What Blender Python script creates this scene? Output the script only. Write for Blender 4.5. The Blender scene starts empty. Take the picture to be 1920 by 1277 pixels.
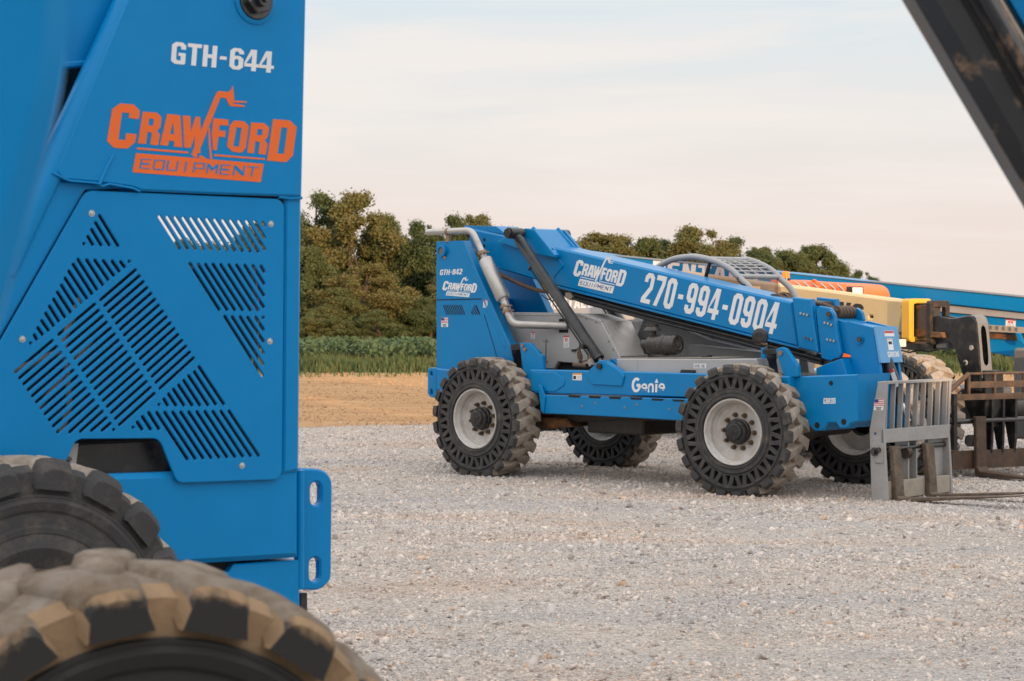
import bpy, math, random
import numpy as np
from mathutils import Vector, Matrix
from mathutils.geometry import tessellate_polygon

random.seed(7)
RNG = np.random.default_rng(11)
R = math.radians
SC = bpy.context.scene
COL = SC.collection

# ------------------------------------------------------------------ camera
F_PX, CX, HY, EYE = 4100.0, 960.0, 567.0, 1.90      # focal length in photo pixels, centre column, horizon row, eye height
cam_d = bpy.data.cameras.new('camera')
cam = bpy.data.objects.new('camera', cam_d)
COL.objects.link(cam)
cam.location = (0, 0, EYE)
cam.rotation_euler = (R(90), 0, 0)
cam_d.sensor_width = 36.0
cam_d.lens = F_PX / 1920 * 36.0
cam_d.shift_y = -(638.5 - HY) / 1920
cam_d.clip_start = 0.2
cam_d.clip_end = 3000
cam_d.dof.use_dof = True
cam_d.dof.focus_distance = 16.0
cam_d.dof.aperture_fstop = 6.6
SC.camera = cam

# ------------------------------------------------------------------ sky and sun
SUN_AZ, SUN_EL = R(-69), R(5.2)          # azimuth measured from +X, low sun behind the camera
world = bpy.data.worlds.new('World')
SC.world = world
world.use_nodes = True
nt = world.node_tree
for n in list(nt.nodes):
    nt.nodes.remove(n)
def wn(t, **k):
    n = nt.nodes.new(t)
    for a, b in k.items():
        setattr(n, a, b)
    return n
out = wn('ShaderNodeOutputWorld'); bg = wn('ShaderNodeBackground')
bg.inputs['Strength'].default_value = 0.10
sky = wn('ShaderNodeTexSky', sky_type='NISHITA', sun_disc=False, sun_elevation=SUN_EL, sun_rotation=R(90) - SUN_AZ)
sky.air_density = 1.0; sky.dust_density = 2.0
tc = wn('ShaderNodeTexCoord'); sep = wn('ShaderNodeSeparateXYZ')
nt.links.new(tc.outputs['Generated'], sep.inputs[0])
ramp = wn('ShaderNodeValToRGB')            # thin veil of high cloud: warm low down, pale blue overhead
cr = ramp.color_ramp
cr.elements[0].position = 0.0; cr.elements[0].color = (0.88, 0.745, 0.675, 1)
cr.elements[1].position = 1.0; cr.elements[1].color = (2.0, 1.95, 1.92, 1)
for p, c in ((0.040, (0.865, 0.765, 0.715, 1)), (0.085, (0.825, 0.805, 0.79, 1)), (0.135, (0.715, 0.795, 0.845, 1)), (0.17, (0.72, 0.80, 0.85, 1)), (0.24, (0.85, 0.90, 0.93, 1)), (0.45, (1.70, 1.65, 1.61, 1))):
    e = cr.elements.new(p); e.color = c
nt.links.new(sep.outputs['Z'], ramp.inputs[0])
mp = wn('ShaderNodeMapping'); mp.inputs['Scale'].default_value = (3.0, 3.0, 26.0); mp.inputs['Rotation'].default_value = (0, R(3), 0)
nz = wn('ShaderNodeTexNoise'); nz.inputs['Scale'].default_value = 1.6; nz.inputs['Detail'].default_value = 6; nz.inputs['Roughness'].default_value = 0.55
nz.inputs['Distortion'].default_value = 0.4
nt.links.new(tc.outputs['Generated'], mp.inputs[0]); nt.links.new(mp.outputs[0], nz.inputs['Vector'])
mr = wn('ShaderNodeMapRange'); mr.inputs[1].default_value = 0.46; mr.inputs[2].default_value = 0.66; mr.inputs[3].default_value = 0.0; mr.inputs[4].default_value = 0.72
nt.links.new(nz.outputs[0], mr.inputs[0])
cl = wn('ShaderNodeMix', data_type='RGBA'); cl.inputs['B'].default_value = (0.93, 0.855, 0.81, 1)
nt.links.new(mr.outputs[0], cl.inputs['Factor']); nt.links.new(ramp.outputs[0], cl.inputs['A'])
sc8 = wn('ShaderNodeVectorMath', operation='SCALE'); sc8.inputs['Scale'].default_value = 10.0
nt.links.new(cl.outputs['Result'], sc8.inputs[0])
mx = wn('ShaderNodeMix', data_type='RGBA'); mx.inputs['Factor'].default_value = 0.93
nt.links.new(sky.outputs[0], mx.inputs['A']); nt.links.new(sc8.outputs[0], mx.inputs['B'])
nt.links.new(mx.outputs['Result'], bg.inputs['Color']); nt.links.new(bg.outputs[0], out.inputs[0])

sun_d = bpy.data.lights.new('sun', 'SUN')
sun_d.energy = 5.0; sun_d.angle = R(0.6); sun_d.color = (1.0, 0.66, 0.38)
sun = bpy.data.objects.new('sun', sun_d); COL.objects.link(sun)
sd = Vector((math.cos(SUN_EL) * math.cos(SUN_AZ), math.cos(SUN_EL) * math.sin(SUN_AZ), math.sin(SUN_EL)))
sun.rotation_euler = (-sd).to_track_quat('-Z', 'Y').to_euler()
sun.location = sd * 60

SC.view_settings.view_transform = 'Standard'
SC.view_settings.look = 'None'
SC.view_settings.exposure = 0.08
SC.view_settings.gamma = 1.0
SC.cycles.max_bounces = 6
SC.cycles.diffuse_bounces = 3
SC.cycles.glossy_bounces = 3
SC.cycles.transparent_max_bounces = 8
SC.cycles.use_denoising = True

# ------------------------------------------------------------------ materials
MATS = {}
def srgb(*c):
    return tuple((v / 12.92 if v <= 0.04045 else ((v + 0.055) / 1.055) ** 2.4) for v in c)

def mat(name, base, rough=0.5, metal=0.0, dirt=None, dirt_amt=0.0, scale=4.0, bump=0.0, bscale=40.0, coat=0.0, vary=0.08, dthr=(0.5, 0.75), island=0.0, bdist=0.01, edge=0.0, spec=0.5):
    m = bpy.data.materials.new(name); m.use_nodes = True
    t = m.node_tree; b = t.nodes['Principled BSDF']
    b.inputs['Roughness'].default_value = rough
    b.inputs['Metallic'].default_value = metal
    b.inputs['Coat Weight'].default_value = coat
    b.inputs['Specular IOR Level'].default_value = spec
    b.inputs['Coat Roughness'].default_value = 0.25
    N = t.nodes.new; L = t.links.new
    co = N('ShaderNodeTexCoord')
    n1 = N('ShaderNodeTexNoise'); n1.inputs['Scale'].default_value = scale; n1.inputs['Detail'].default_value = 7; n1.inputs['Roughness'].default_value = 0.62
    L(co.outputs['Object'], n1.inputs['Vector'])
    hv = N('ShaderNodeHueSaturation'); hv.inputs['Color'].default_value = (*base, 1)
    r1 = N('ShaderNodeMapRange'); r1.inputs[1].default_value = 0.3; r1.inputs[2].default_value = 0.7
    r1.inputs[3].default_value = 1 - vary; r1.inputs[4].default_value = 1 + vary
    L(n1.outputs[0], r1.inputs[0])
    val = r1.outputs[0]
    if island > 0:
        ge = N('ShaderNodeNewGeometry')
        ri = N('ShaderNodeMapRange'); ri.inputs[3].default_value = 1 - island; ri.inputs[4].default_value = 1 + island
        L(ge.outputs['Random Per Island'], ri.inputs[0])
        mu = N('ShaderNodeMath'); mu.operation = 'MULTIPLY'
        L(val, mu.inputs[0]); L(ri.outputs[0], mu.inputs[1]); val = mu.outputs[0]
    L(val, hv.inputs['Value'])
    col = hv.outputs[0]
    if dirt is not None and dirt_amt > 0:
        n2 = N('ShaderNodeTexNoise'); n2.inputs['Scale'].default_value = scale * 1.7; n2.inputs['Detail'].default_value = 9; n2.inputs['Roughness'].default_value = 0.7
        mpn = N('ShaderNodeMapping'); mpn.inputs['Location'].default_value = (3.1, 1.7, 5.2)
        L(co.outputs['Object'], mpn.inputs[0]); L(mpn.outputs[0], n2.inputs['Vector'])
        r2 = N('ShaderNodeMapRange'); r2.inputs[1].default_value = dthr[0]; r2.inputs[2].default_value = dthr[1]; r2.inputs[4].default_value = dirt_amt
        L(n2.outputs[0], r2.inputs[0])
        mxn = N('ShaderNodeMix'); mxn.data_type = 'RGBA'; mxn.inputs['B'].default_value = (*dirt, 1)
        L(r2.outputs[0], mxn.inputs['Factor']); L(col, mxn.inputs['A'])
        col = mxn.outputs['Result']
        rr = N('ShaderNodeMapRange'); rr.inputs[3].default_value = rough; rr.inputs[4].default_value = min(1, rough + 0.45)
        L(r2.outputs[0], rr.inputs[0]); L(rr.outputs[0], b.inputs['Roughness'])
    L(col, b.inputs['Base Color'])
    if bump > 0 or edge > 0:
        last = None
        if edge > 0:
            bv = N('ShaderNodeBevel'); bv.samples = 4; bv.inputs['Radius'].default_value = edge
            last = bv.outputs[0]
        if bump > 0:
            n3 = N('ShaderNodeTexNoise'); n3.inputs['Scale'].default_value = bscale; n3.inputs['Detail'].default_value = 5
            L(co.outputs['Object'], n3.inputs['Vector'])
            bp = N('ShaderNodeBump'); bp.inputs['Strength'].default_value = bump; bp.inputs['Distance'].default_value = bdist
            L(n3.outputs[0], bp.inputs['Height'])
            if last: L(last, bp.inputs['Normal'])
            last = bp.outputs[0]
        L(last, b.inputs['Normal'])
    MATS[name] = m
    return m

DUST = (0.42, 0.36, 0.29)
BLUE = (0.0, 0.190, 0.465)
mat('blue_paint', BLUE, 0.28, coat=0.0, spec=0.30, dirt=(0.02, 0.20, 0.44), dirt_amt=0.35, scale=2.2, vary=0.05, dthr=(0.52, 0.8), bump=0.05, bscale=30)
mat('blue_near', (0.0, 0.208, 0.515), 0.34, coat=0.0, spec=0.22, dirt=(0.0, 0.228, 0.54), dirt_amt=0.25, scale=3.0, vary=0.05, bump=0.06, bscale=220, bdist=0.002)
mat('pale_blue', (0.10, 0.33, 0.62), 0.45, dirt=DUST, dirt_amt=0.3, scale=5)
mat('black_paint', (0.012, 0.013, 0.015), 0.32, dirt=(0.12, 0.10, 0.08), dirt_amt=0.5, scale=6, vary=0.2)
mat('cylinder_black', (0.022, 0.024, 0.028), 0.38, dirt=(0.10, 0.09, 0.085), dirt_amt=0.6, scale=5, vary=0.2)
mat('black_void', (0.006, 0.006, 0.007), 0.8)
mat('grease_black', (0.02, 0.017, 0.015), 0.5, dirt=(0.13, 0.06, 0.025), dirt_amt=0.9, scale=9, vary=0.3, bump=0.3, bscale=25)
mat('rusty', (0.10, 0.055, 0.03), 0.75, dirt=(0.30, 0.12, 0.035), dirt_amt=0.9, scale=7, vary=0.3, bump=0.3, bscale=60, dthr=(0.42, 0.7))
mat('arm_black', (0.020, 0.022, 0.026), 0.35, dirt=(0.36, 0.22, 0.13), dirt_amt=0.75, scale=4.2, vary=0.25, dthr=(0.53, 0.64))
mat('skin_grey', (0.15, 0.15, 0.158), 0.5, dirt=DUST, dirt_amt=0.2, scale=4)
mat('dark_steel', (0.060, 0.038, 0.027), 0.6, dirt=(0.17, 0.095, 0.052), dirt_amt=0.8, scale=6, vary=0.3, bump=0.25, bscale=50, dthr=(0.45, 0.75))
mat('filter_black', (0.030, 0.028, 0.027), 0.22, dirt=(0.20, 0.15, 0.11), dirt_amt=0.4, scale=9, vary=0.3)
mat('fork_steel', (0.075, 0.052, 0.037), 0.6, dirt=(0.22, 0.17, 0.12), dirt_amt=0.85, scale=6, vary=0.25, bump=0.25, bscale=50, dthr=(0.42, 0.7))
mat('grey_paint', (0.36, 0.36, 0.365), 0.5, dirt=DUST, dirt_amt=0.35, scale=4, vary=0.06)
mat('well_grey', (0.20, 0.205, 0.21), 0.55, dirt=DUST, dirt_amt=0.25, scale=4, vary=0.1)
mat('hood_grey', (0.58, 0.56, 0.54), 0.25, metal=0.35, dirt=(0.5, 0.46, 0.42), dirt_amt=0.55, scale=3, vary=0.08, dthr=(0.4, 0.7))
mat('dark_grey_paint', (0.115, 0.12, 0.125), 0.55, dirt=DUST, dirt_amt=0.25, scale=4, vary=0.1)
mat('carriage_grey', (0.30, 0.30, 0.305), 0.5, dirt=(0.30, 0.25, 0.20), dirt_amt=0.75, scale=5, vary=0.1, dthr=(0.46, 0.72))
mat('cab_grey', (0.34, 0.345, 0.36), 0.42, dirt=DUST, dirt_amt=0.2, scale=5)
mat('muffler', (0.44, 0.43, 0.42), 0.42, metal=0.75, dirt=(0.45, 0.36, 0.28), dirt_amt=0.55, scale=7, vary=0.06)
mat('clamp', (0.30, 0.20, 0.13), 0.5, metal=0.6, dirt=(0.25, 0.12, 0.05), dirt_amt=0.7, scale=20)
mat('rim_grey', (0.54, 0.53, 0.52), 0.48, dirt=(0.36, 0.29, 0.22), dirt_amt=0.8, scale=3.5, vary=0.08, dthr=(0.40, 0.70))
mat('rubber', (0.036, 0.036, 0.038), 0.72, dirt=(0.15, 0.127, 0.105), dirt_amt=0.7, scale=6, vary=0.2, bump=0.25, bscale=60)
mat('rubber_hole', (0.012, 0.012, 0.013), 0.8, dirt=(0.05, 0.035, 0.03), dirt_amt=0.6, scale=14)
mat('tread_dusty', (0.33, 0.275, 0.225), 0.9, dirt=(0.13, 0.115, 0.10), dirt_amt=0.75, scale=7, vary=0.2, bump=0.4, bscale=50, dthr=(0.45, 0.7))
mat('hub_black', (0.014, 0.014, 0.015), 0.3, dirt=(0.08, 0.07, 0.06), dirt_amt=0.5, scale=20, vary=0.3)
mat('nut_bronze', (0.13, 0.09, 0.055), 0.45, metal=0.5, dirt=(0.25, 0.18, 0.1), dirt_amt=0.5, scale=30)
mat('chrome', (0.62, 0.62, 0.62), 0.18, metal=1.0)
mat('bolt_steel', (0.10, 0.10, 0.10), 0.3, metal=0.9, dirt=(0.12, 0.08, 0.05), dirt_amt=0.4, scale=40)
mat('screw_head', (0.55, 0.52, 0.46), 0.45, metal=0.4, dirt=(0.35, 0.25, 0.15), dirt_amt=0.5, scale=60)
mat('decal_white', (0.74, 0.74, 0.75), 0.5, vary=0.04)
mat('decal_orange', (0.80, 0.135, 0.012), 0.5, vary=0.04)
mat('decal_black', (0.016, 0.015, 0.015), 0.5)
mat('decal_red', (0.55, 0.04, 0.045), 0.5)
mat('decal_navy', (0.03, 0.05, 0.20), 0.5)
mat('decal_amber', (0.75, 0.30, 0.03), 0.5)
mat('decal_grey', (0.35, 0.35, 0.36), 0.5)
mat('yellow_paint', (0.68, 0.49, 0.25), 0.5, dirt=(0.55, 0.42, 0.24), dirt_amt=0.5, scale=2.5, vary=0.05)
mat('yellow_bright', (0.78, 0.40, 0.04), 0.45, dirt=(0.6, 0.4, 0.15), dirt_amt=0.4, scale=4, vary=0.05)
mat('orange_paint', (0.78, 0.155, 0.03), 0.5, dirt=(0.6, 0.3, 0.15), dirt_amt=0.4, scale=4, vary=0.06)
mat('sleeve_grey', (0.055, 0.055, 0.06), 0.4, dirt=(0.16, 0.09, 0.05), dirt_amt=0.7, scale=8, vary=0.2)
mat('silver_trim', (0.34, 0.34, 0.35), 0.5, dirt=DUST, dirt_amt=0.3, scale=4)
mat('rail_tan', (0.33, 0.29, 0.24), 0.7, dirt=(0.2, 0.16, 0.12), dirt_amt=0.6, scale=6)
mat('cable_brown', (0.10, 0.055, 0.03), 0.6, dirt=(0.03, 0.025, 0.02), dirt_amt=0.8, scale=30)
mat('lamp_lens', (0.75, 0.74, 0.70), 0.12, coat=0.5)
mat('shed_steel', (0.40, 0.40, 0.39), 0.6, vary=0.06)
mat('bark', (0.085, 0.055, 0.038), 0.9, dirt=(0.16, 0.10, 0.06), dirt_amt=0.8, scale=5, bump=0.6, bscale=20, vary=0.2)

def amber_mat():
    m = bpy.data.materials.new('amber_lens'); m.use_nodes = True
    b = m.node_tree.nodes['Principled BSDF']
    b.inputs['Base Color'].default_value = (0.95, 0.33, 0.02, 1)
    b.inputs['Roughness'].default_value = 0.15
    b.inputs['Transmission Weight'].default_value = 0.35
    b.inputs['Subsurface Weight'].default_value = 0.4
    b.inputs['Subsurface Radius'].default_value = (0.1, 0.04, 0.01)
    MATS['amber_lens'] = m
amber_mat()
def glass_mat():
    m = bpy.data.materials.new('cab_glass'); m.use_nodes = True
    t = m.node_tree; t.nodes.remove(t.nodes['Principled BSDF'])
    o = t.nodes['Material Output']
    tr = t.nodes.new('ShaderNodeBsdfTransparent'); tr.inputs[0].default_value = (0.60, 0.58, 0.62, 1)
    gl = t.nodes.new('ShaderNodeBsdfGlossy'); gl.inputs['Roughness'].default_value = 0.06
    lw = t.nodes.new('ShaderNodeLayerWeight'); fr = t.nodes.new('ShaderNodeMath'); fr.operation = 'POWER'; fr.inputs[1].default_value = 4.0; t.links.new(lw.outputs['Facing'], fr.inputs[0])
    ad = t.nodes.new('ShaderNodeMath'); ad.operation = 'ADD'; ad.inputs[1].default_value = 0.03
    mi = t.nodes.new('ShaderNodeMixShader')
    t.links.new(fr.outputs[0], ad.inputs[0]); t.links.new(ad.outputs[0], mi.inputs[0])
    t.links.new(tr.outputs[0], mi.inputs[1]); t.links.new(gl.outputs[0], mi.inputs[2]); t.links.new(mi.outputs[0], o.inputs[0])
    MATS['cab_glass'] = m
glass_mat()

def mud_mat():
    # rubber with dried clay: clay lies where the tread stands out (radius from the axle), its lower rim ragged
    m = bpy.data.materials.new('muddy_rubber'); m.use_nodes = True
    t = m.node_tree; b = t.nodes['Principled BSDF']; N = t.nodes.new; L = t.links.new
    co = N('ShaderNodeTexCoord'); sx = N('ShaderNodeSeparateXYZ'); L(co.outputs['Object'], sx.inputs[0])
    cb = N('ShaderNodeCombineXYZ'); L(sx.outputs['X'], cb.inputs['X']); L(sx.outputs['Z'], cb.inputs['Z'])
    ln = N('ShaderNodeVectorMath'); ln.operation = 'LENGTH'; L(cb.outputs[0], ln.inputs[0])
    nz = N('ShaderNodeTexNoise'); nz.inputs['Scale'].default_value = 16; nz.inputs['Detail'].default_value = 9; nz.inputs['Roughness'].default_value = 0.65
    L(co.outputs['Object'], nz.inputs['Vector'])
    ma = N('ShaderNodeMath'); ma.operation = 'MULTIPLY_ADD'; ma.inputs[1].default_value = 0.13; L(nz.outputs[0], ma.inputs[0]); L(ln.outputs['Value'], ma.inputs[2])
    mr_ = N('ShaderNodeMapRange'); mr_.inputs[1].default_value = 0.672; mr_.inputs[2].default_value = 0.702; L(ma.outputs[0], mr_.inputs[0])
    n2 = N('ShaderNodeTexNoise'); n2.inputs['Scale'].default_value = 9; n2.inputs['Detail'].default_value = 9; n2.inputs['Roughness'].default_value = 0.7; L(co.outputs['Object'], n2.inputs['Vector'])
    cm = N('ShaderNodeValToRGB'); cm.color_ramp.elements[0].position = 0.3; cm.color_ramp.elements[0].color = (0.20, 0.125, 0.07, 1)
    cm.color_ramp.elements[1].position = 0.72; cm.color_ramp.elements[1].color = (0.33, 0.22, 0.125, 1); L(n2.outputs[0], cm.inputs[0])
    mx_ = N('ShaderNodeMix'); mx_.data_type = 'RGBA'; mx_.inputs['A'].default_value = (0.022, 0.021, 0.021, 1)
    L(mr_.outputs[0], mx_.inputs['Factor']); L(cm.outputs[0], mx_.inputs['B']); L(mx_.outputs['Result'], b.inputs['Base Color'])
    b.inputs['Roughness'].default_value = 0.85
    bp = N('ShaderNodeBump'); bp.inputs['Strength'].default_value = 0.5; bp.inputs['Distance'].default_value = 0.01; L(n2.outputs[0], bp.inputs['Height']); L(bp.outputs[0], b.inputs['Normal'])
    MATS['muddy_rubber'] = m
mud_mat()
mat('clay', (0.25, 0.165, 0.095), 0.92, dirt=(0.20, 0.13, 0.075), dirt_amt=0.8, scale=9, vary=0.15, bump=0.5, bscale=40)
mat('pale_clay', (0.185, 0.155, 0.125), 0.92, dthr=(0.38, 0.62), dirt=(0.105, 0.07, 0.042), dirt_amt=0.95, scale=6, vary=0.2, bump=0.5, bscale=40)

# ------------------------------------------------------------------ mesh helpers
def area2(p):
    return sum(p[i][0] * p[(i + 1) % len(p)][1] - p[(i + 1) % len(p)][0] * p[i][1] for i in range(len(p))) * 0.5
def inset(p, d):
    """move every edge of a CCW polygon inwards by d (mitre joints)"""
    n = len(p); o = []
    for i in range(n):
        a, b, c = Vector(p[i - 1]), Vector(p[i]), Vector(p[(i + 1) % n])
        e1 = (b - a); e2 = (c - b)
        if e1.length < 1e-9 or e2.length < 1e-9:
            o.append((b.x, b.y)); continue
        e1.normalize(); e2.normalize()
        n1 = Vector((-e1.y, e1.x)); n2 = Vector((-e2.y, e2.x))
        m = n1 + n2
        if m.length < 1e-6:
            o.append((b.x, b.y)); continue
        m.normalize()
        k = d / max(0.35, m.dot(n1))
        o.append((b.x + m.x * k, b.y + m.y * k))
    return o
def fillet(pts, r, n=4):
    """round the corners; r a number or list"""
    o = []; N = len(pts)
    for i in range(N):
        a, b, c = Vector(pts[i - 1]), Vector(pts[i]), Vector(pts[(i + 1) % N])
        rr = r[i] if isinstance(r, (list, tuple)) else r
        u, v = a - b, c - b
        d = min(rr, u.length * 0.48, v.length * 0.48)
        if d < 1e-5:
            o.append((b.x, b.y)); continue
        p, q = b + u.normalized() * d, b + v.normalized() * d
        for k in range(n + 1):
            t = k / n
            s = p * (1 - t) ** 2 + b * 2 * t * (1 - t) + q * t * t
            o.append((s.x, s.y))
    return o
def slot(a, b, r, n=6):
    a, b = Vector(a), Vector(b); d = b - a
    ang = math.atan2(d.y, d.x) if d.length > 1e-6 else 0.0
    o = []
    for k in range(n + 1):
        t = ang + math.pi / 2 + math.pi * k / n
        o.append((a.x + r * math.cos(t), a.y + r * math.sin(t)))
    for k in range(n + 1):
        t = ang - math.pi / 2 + math.pi * k / n
        o.append((b.x + r * math.cos(t), b.y + r * math.sin(t)))
    return o
def circ(c, r, n=20):
    return [(c[0] + r * math.cos(2 * math.pi * k / n), c[1] + r * math.sin(2 * math.pi * k / n)) for k in range(n)]

class MB:
    def __init__(s):
        s.v, s.f, s.m, s.sm = [], [], [], []
    def add(s, vs, fs, m=0, smooth=False, M=None):
        o = len(s.v)
        if M is not None:
            vs = [M @ Vector(p) for p in vs]
        s.v += [tuple(p) for p in vs]
        for f in fs:
            s.f.append(tuple(i + o for i in f)); s.m.append(m); s.sm.append(smooth)
        return s
    def prism(s, polys, y0, y1, bev=0.004, m=0, M=None, back=True):
        """polygons (outline first, then holes) in the x,z plane, y0 the face towards the viewer"""
        P = []
        for k, p in enumerate(polys):
            p = [tuple(q) for q in p]
            if (area2(p) > 0) != (k == 0):
                p = p[::-1]
            P.append(p)
        sg = 1 if y1 > y0 else -1
        fr = [inset(p, bev) if bev > 0 else p for p in P]
        def cap(pl, y, flip):
            vs = [(a, y, b) for p in pl for a, b in p]
            tri = tessellate_polygon([[Vector((a, b, 0)) for a, b in p] for p in pl])
            fs = []
            for t in tri:
                a, b, c = [(vs[i][0], vs[i][2]) for i in t]
                ar = (b[0] - a[0]) * (c[1] - a[1]) - (c[0] - a[0]) * (b[1] - a[1])
                if abs(ar) < 1e-12: continue
                fs.append(tuple(t) if (ar > 0) != flip else tuple(t[::-1]))
            s.add(vs, fs, m, False, M)
        # x,z ccw seen from -y => normal is -y
        cap(fr, y0, sg < 0)
        if back: cap(P, y1, sg > 0)
        b = bev * sg
        for p, q in zip(P, fr):
            n = len(p)
            if bev > 0:
                vs = [(a, y0, c) for a, c in q] + [(a, y0 + b, c) for a, c in p]
                fs = [((i, i + n, (i + 1) % n + n, (i + 1) % n) if sg > 0 else (i, (i + 1) % n, (i + 1) % n + n, i + n)) for i in range(n)]
                s.add(vs, fs, m, False, M)
            vs = [(a, y0 + b, c) for a, c in p] + [(a, y1, c) for a, c in p]
            fs = [((i, i + n, (i + 1) % n + n, (i + 1) % n) if sg > 0 else (i, (i + 1) % n, (i + 1) % n + n, i + n)) for i in range(n)]
            s.add(vs, fs, m, False, M)
        return s
    def box(s, lo, hi, m=0, M=None, bev=0.0):
        (x0, y0, z0), (x1, y1, z1) = lo, hi
        if bev > 0:
            return s.prism([fillet([(x0, z0), (x1, z0), (x1, z1), (x0, z1)], bev * 1.5, 2)], y0, y1, bev, m, M)
        vs = [(x0, y0, z0), (x1, y0, z0), (x1, y1, z0), (x0, y1, z0), (x0, y0, z1), (x1, y0, z1), (x1, y1, z1), (x0, y1, z1)]
        fs = [(0, 3, 2, 1), (4, 5, 6, 7), (0, 1, 5, 4), (1, 2, 6, 5), (2, 3, 7, 6), (3, 0, 4, 7)]
        return s.add(vs, fs, m, False, M)
    def tube(s, pts, r, seg=12, m=0, caps=True, M=None, smooth=True):
        pts = [Vector(p) for p in pts]; n = len(pts)
        rs = r if isinstance(r, (list, tuple)) else [r] * n
        T = []
        for i in range(n):
            t = pts[min(i + 1, n - 1)] - pts[max(i - 1, 0)]
            T.append(t.normalized() if t.length > 1e-9 else Vector((0, 0, 1)))
        up = Vector((0, 0, 1)) if abs(T[0].z) < 0.9 else Vector((1, 0, 0))
        u = T[0].cross(up).normalized()
        rings = []
        for i in range(n):
            u = (u - T[i] * u.dot(T[i])).normalized(); w = T[i].cross(u)
            rings.append([pts[i] + (u * math.cos(2 * math.pi * k / seg) + w * math.sin(2 * math.pi * k / seg)) * rs[i] for k in range(seg)])
        vs = [p for rg in rings for p in rg]
        fs = [(i * seg + k, i * seg + (k + 1) % seg, (i + 1) * seg + (k + 1) % seg, (i + 1) * seg + k) for i in range(n - 1) for k in range(seg)]
        s.add(vs, fs, m, smooth, M)
        if caps:
            s.add(rings[0], [tuple(range(seg))[::-1]], m, False, M)
            s.add(rings[-1], [tuple(range(seg))], m, False, M)
        return s
    def lathe(s, prof, seg=48, m=0, M=None, smooth=True):
        """prof: (radius, y) pairs, axis y; each profile segment is its own strip so that creases stay crisp"""
        for (r0, y0), (r1, y1) in zip(prof[:-1], prof[1:]):
            vs = [(r0 * math.cos(2 * math.pi * k / seg), y0, r0 * math.sin(2 * math.pi * k / seg)) for k in range(seg)]
            vs += [(r1 * math.cos(2 * math.pi * k / seg), y1, r1 * math.sin(2 * math.pi * k / seg)) for k in range(seg)]
            fs = [(k, (k + 1) % seg, (k + 1) % seg + seg, k + seg) for k in range(seg)]
            s.add(vs, fs, m, smooth, M)
        return s
    def build(s, name, mats, parent=None, label=None):
        me = bpy.data.meshes.new(name)
        me.from_pydata(s.v, [], s.f)
        for x in (mats if isinstance(mats, (list, tuple)) else [mats]):
            me.materials.append(MATS[x])
        me.polygons.foreach_set('material_index', s.m)
        me.polygons.foreach_set('use_smooth', s.sm)
        me.update()
        ob = bpy.data.objects.new(name, me)
        COL.objects.link(ob)
        if parent is not None: ob.parent = parent
        if label: ob['label'] = label
        return ob

def np_mesh(name, v, quads, mats, parent=None, tris=False, mi=None):
    k = 3 if tris else 4
    me = bpy.data.meshes.new(name)
    nf = len(quads)
    me.vertices.add(len(v)); me.vertices.foreach_set('co', np.ascontiguousarray(v, dtype=np.float32).ravel())
    me.loops.add(nf * k); me.loops.foreach_set('vertex_index', np.ascontiguousarray(quads, dtype=np.int32).ravel())
    me.polygons.add(nf)
    me.polygons.foreach_set('loop_start', np.arange(0, nf * k, k, dtype=np.int32))
    for x in mats: me.materials.append(MATS[x])
    if mi is not None: me.polygons.foreach_set('material_index', np.ascontiguousarray(mi, dtype=np.int32))
    me.update(calc_edges=True)
    ob = bpy.data.objects.new(name, me); COL.objects.link(ob)
    if parent is not None: ob.parent = parent
    return ob

def thing(name, label, cat, loc=(0, 0, 0), rz=0.0, group=None):
    o = bpy.data.objects.new(name, None); COL.objects.link(o)
    o.location = loc; o.rotation_euler = (0, 0, rz); o.empty_display_size = 0.3
    o['label'] = label; o['category'] = cat
    if group: o['group'] = group
    return o
def structure(o, kind='structure'):
    o['kind'] = kind
    return o
def copy_tree(o, parent=None):
    c = o.copy(); COL.objects.link(c)
    if parent is not None: c.parent = parent
    for ch in [x for x in o.children]:
        copy_tree(ch, c)
    return c

class Frame:
    """a machine's own axes on the ground: x along it, y away from the viewer, z up"""
    def __init__(s, ox, oy, ang):
        s.o = Vector((ox, oy)); s.a = ang
        s.e = Vector((math.cos(ang), math.sin(ang))); s.n = Vector((-math.sin(ang), math.cos(ang)))
    def pt(s, px, py, c):
        dx, dz = (px - CX) / F_PX, (HY - py) / F_PX
        t = (c + s.o.dot(s.n)) / (dx * s.n.x + s.n.y)
        p = Vector((dx * t, t)) - s.o
        return (p.dot(s.e), EYE + dz * t)
    def P(s, pts, c):
        return [s.pt(x, y, c) for x, y in pts]
    def p3(s, px, py, c):
        a, z = s.pt(px, py, c); return Vector((a, c, z))
    def world(s, a, c, z=0.0):
        q = s.o + s.e * a + s.n * c
        return (q.x, q.y, z)

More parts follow.
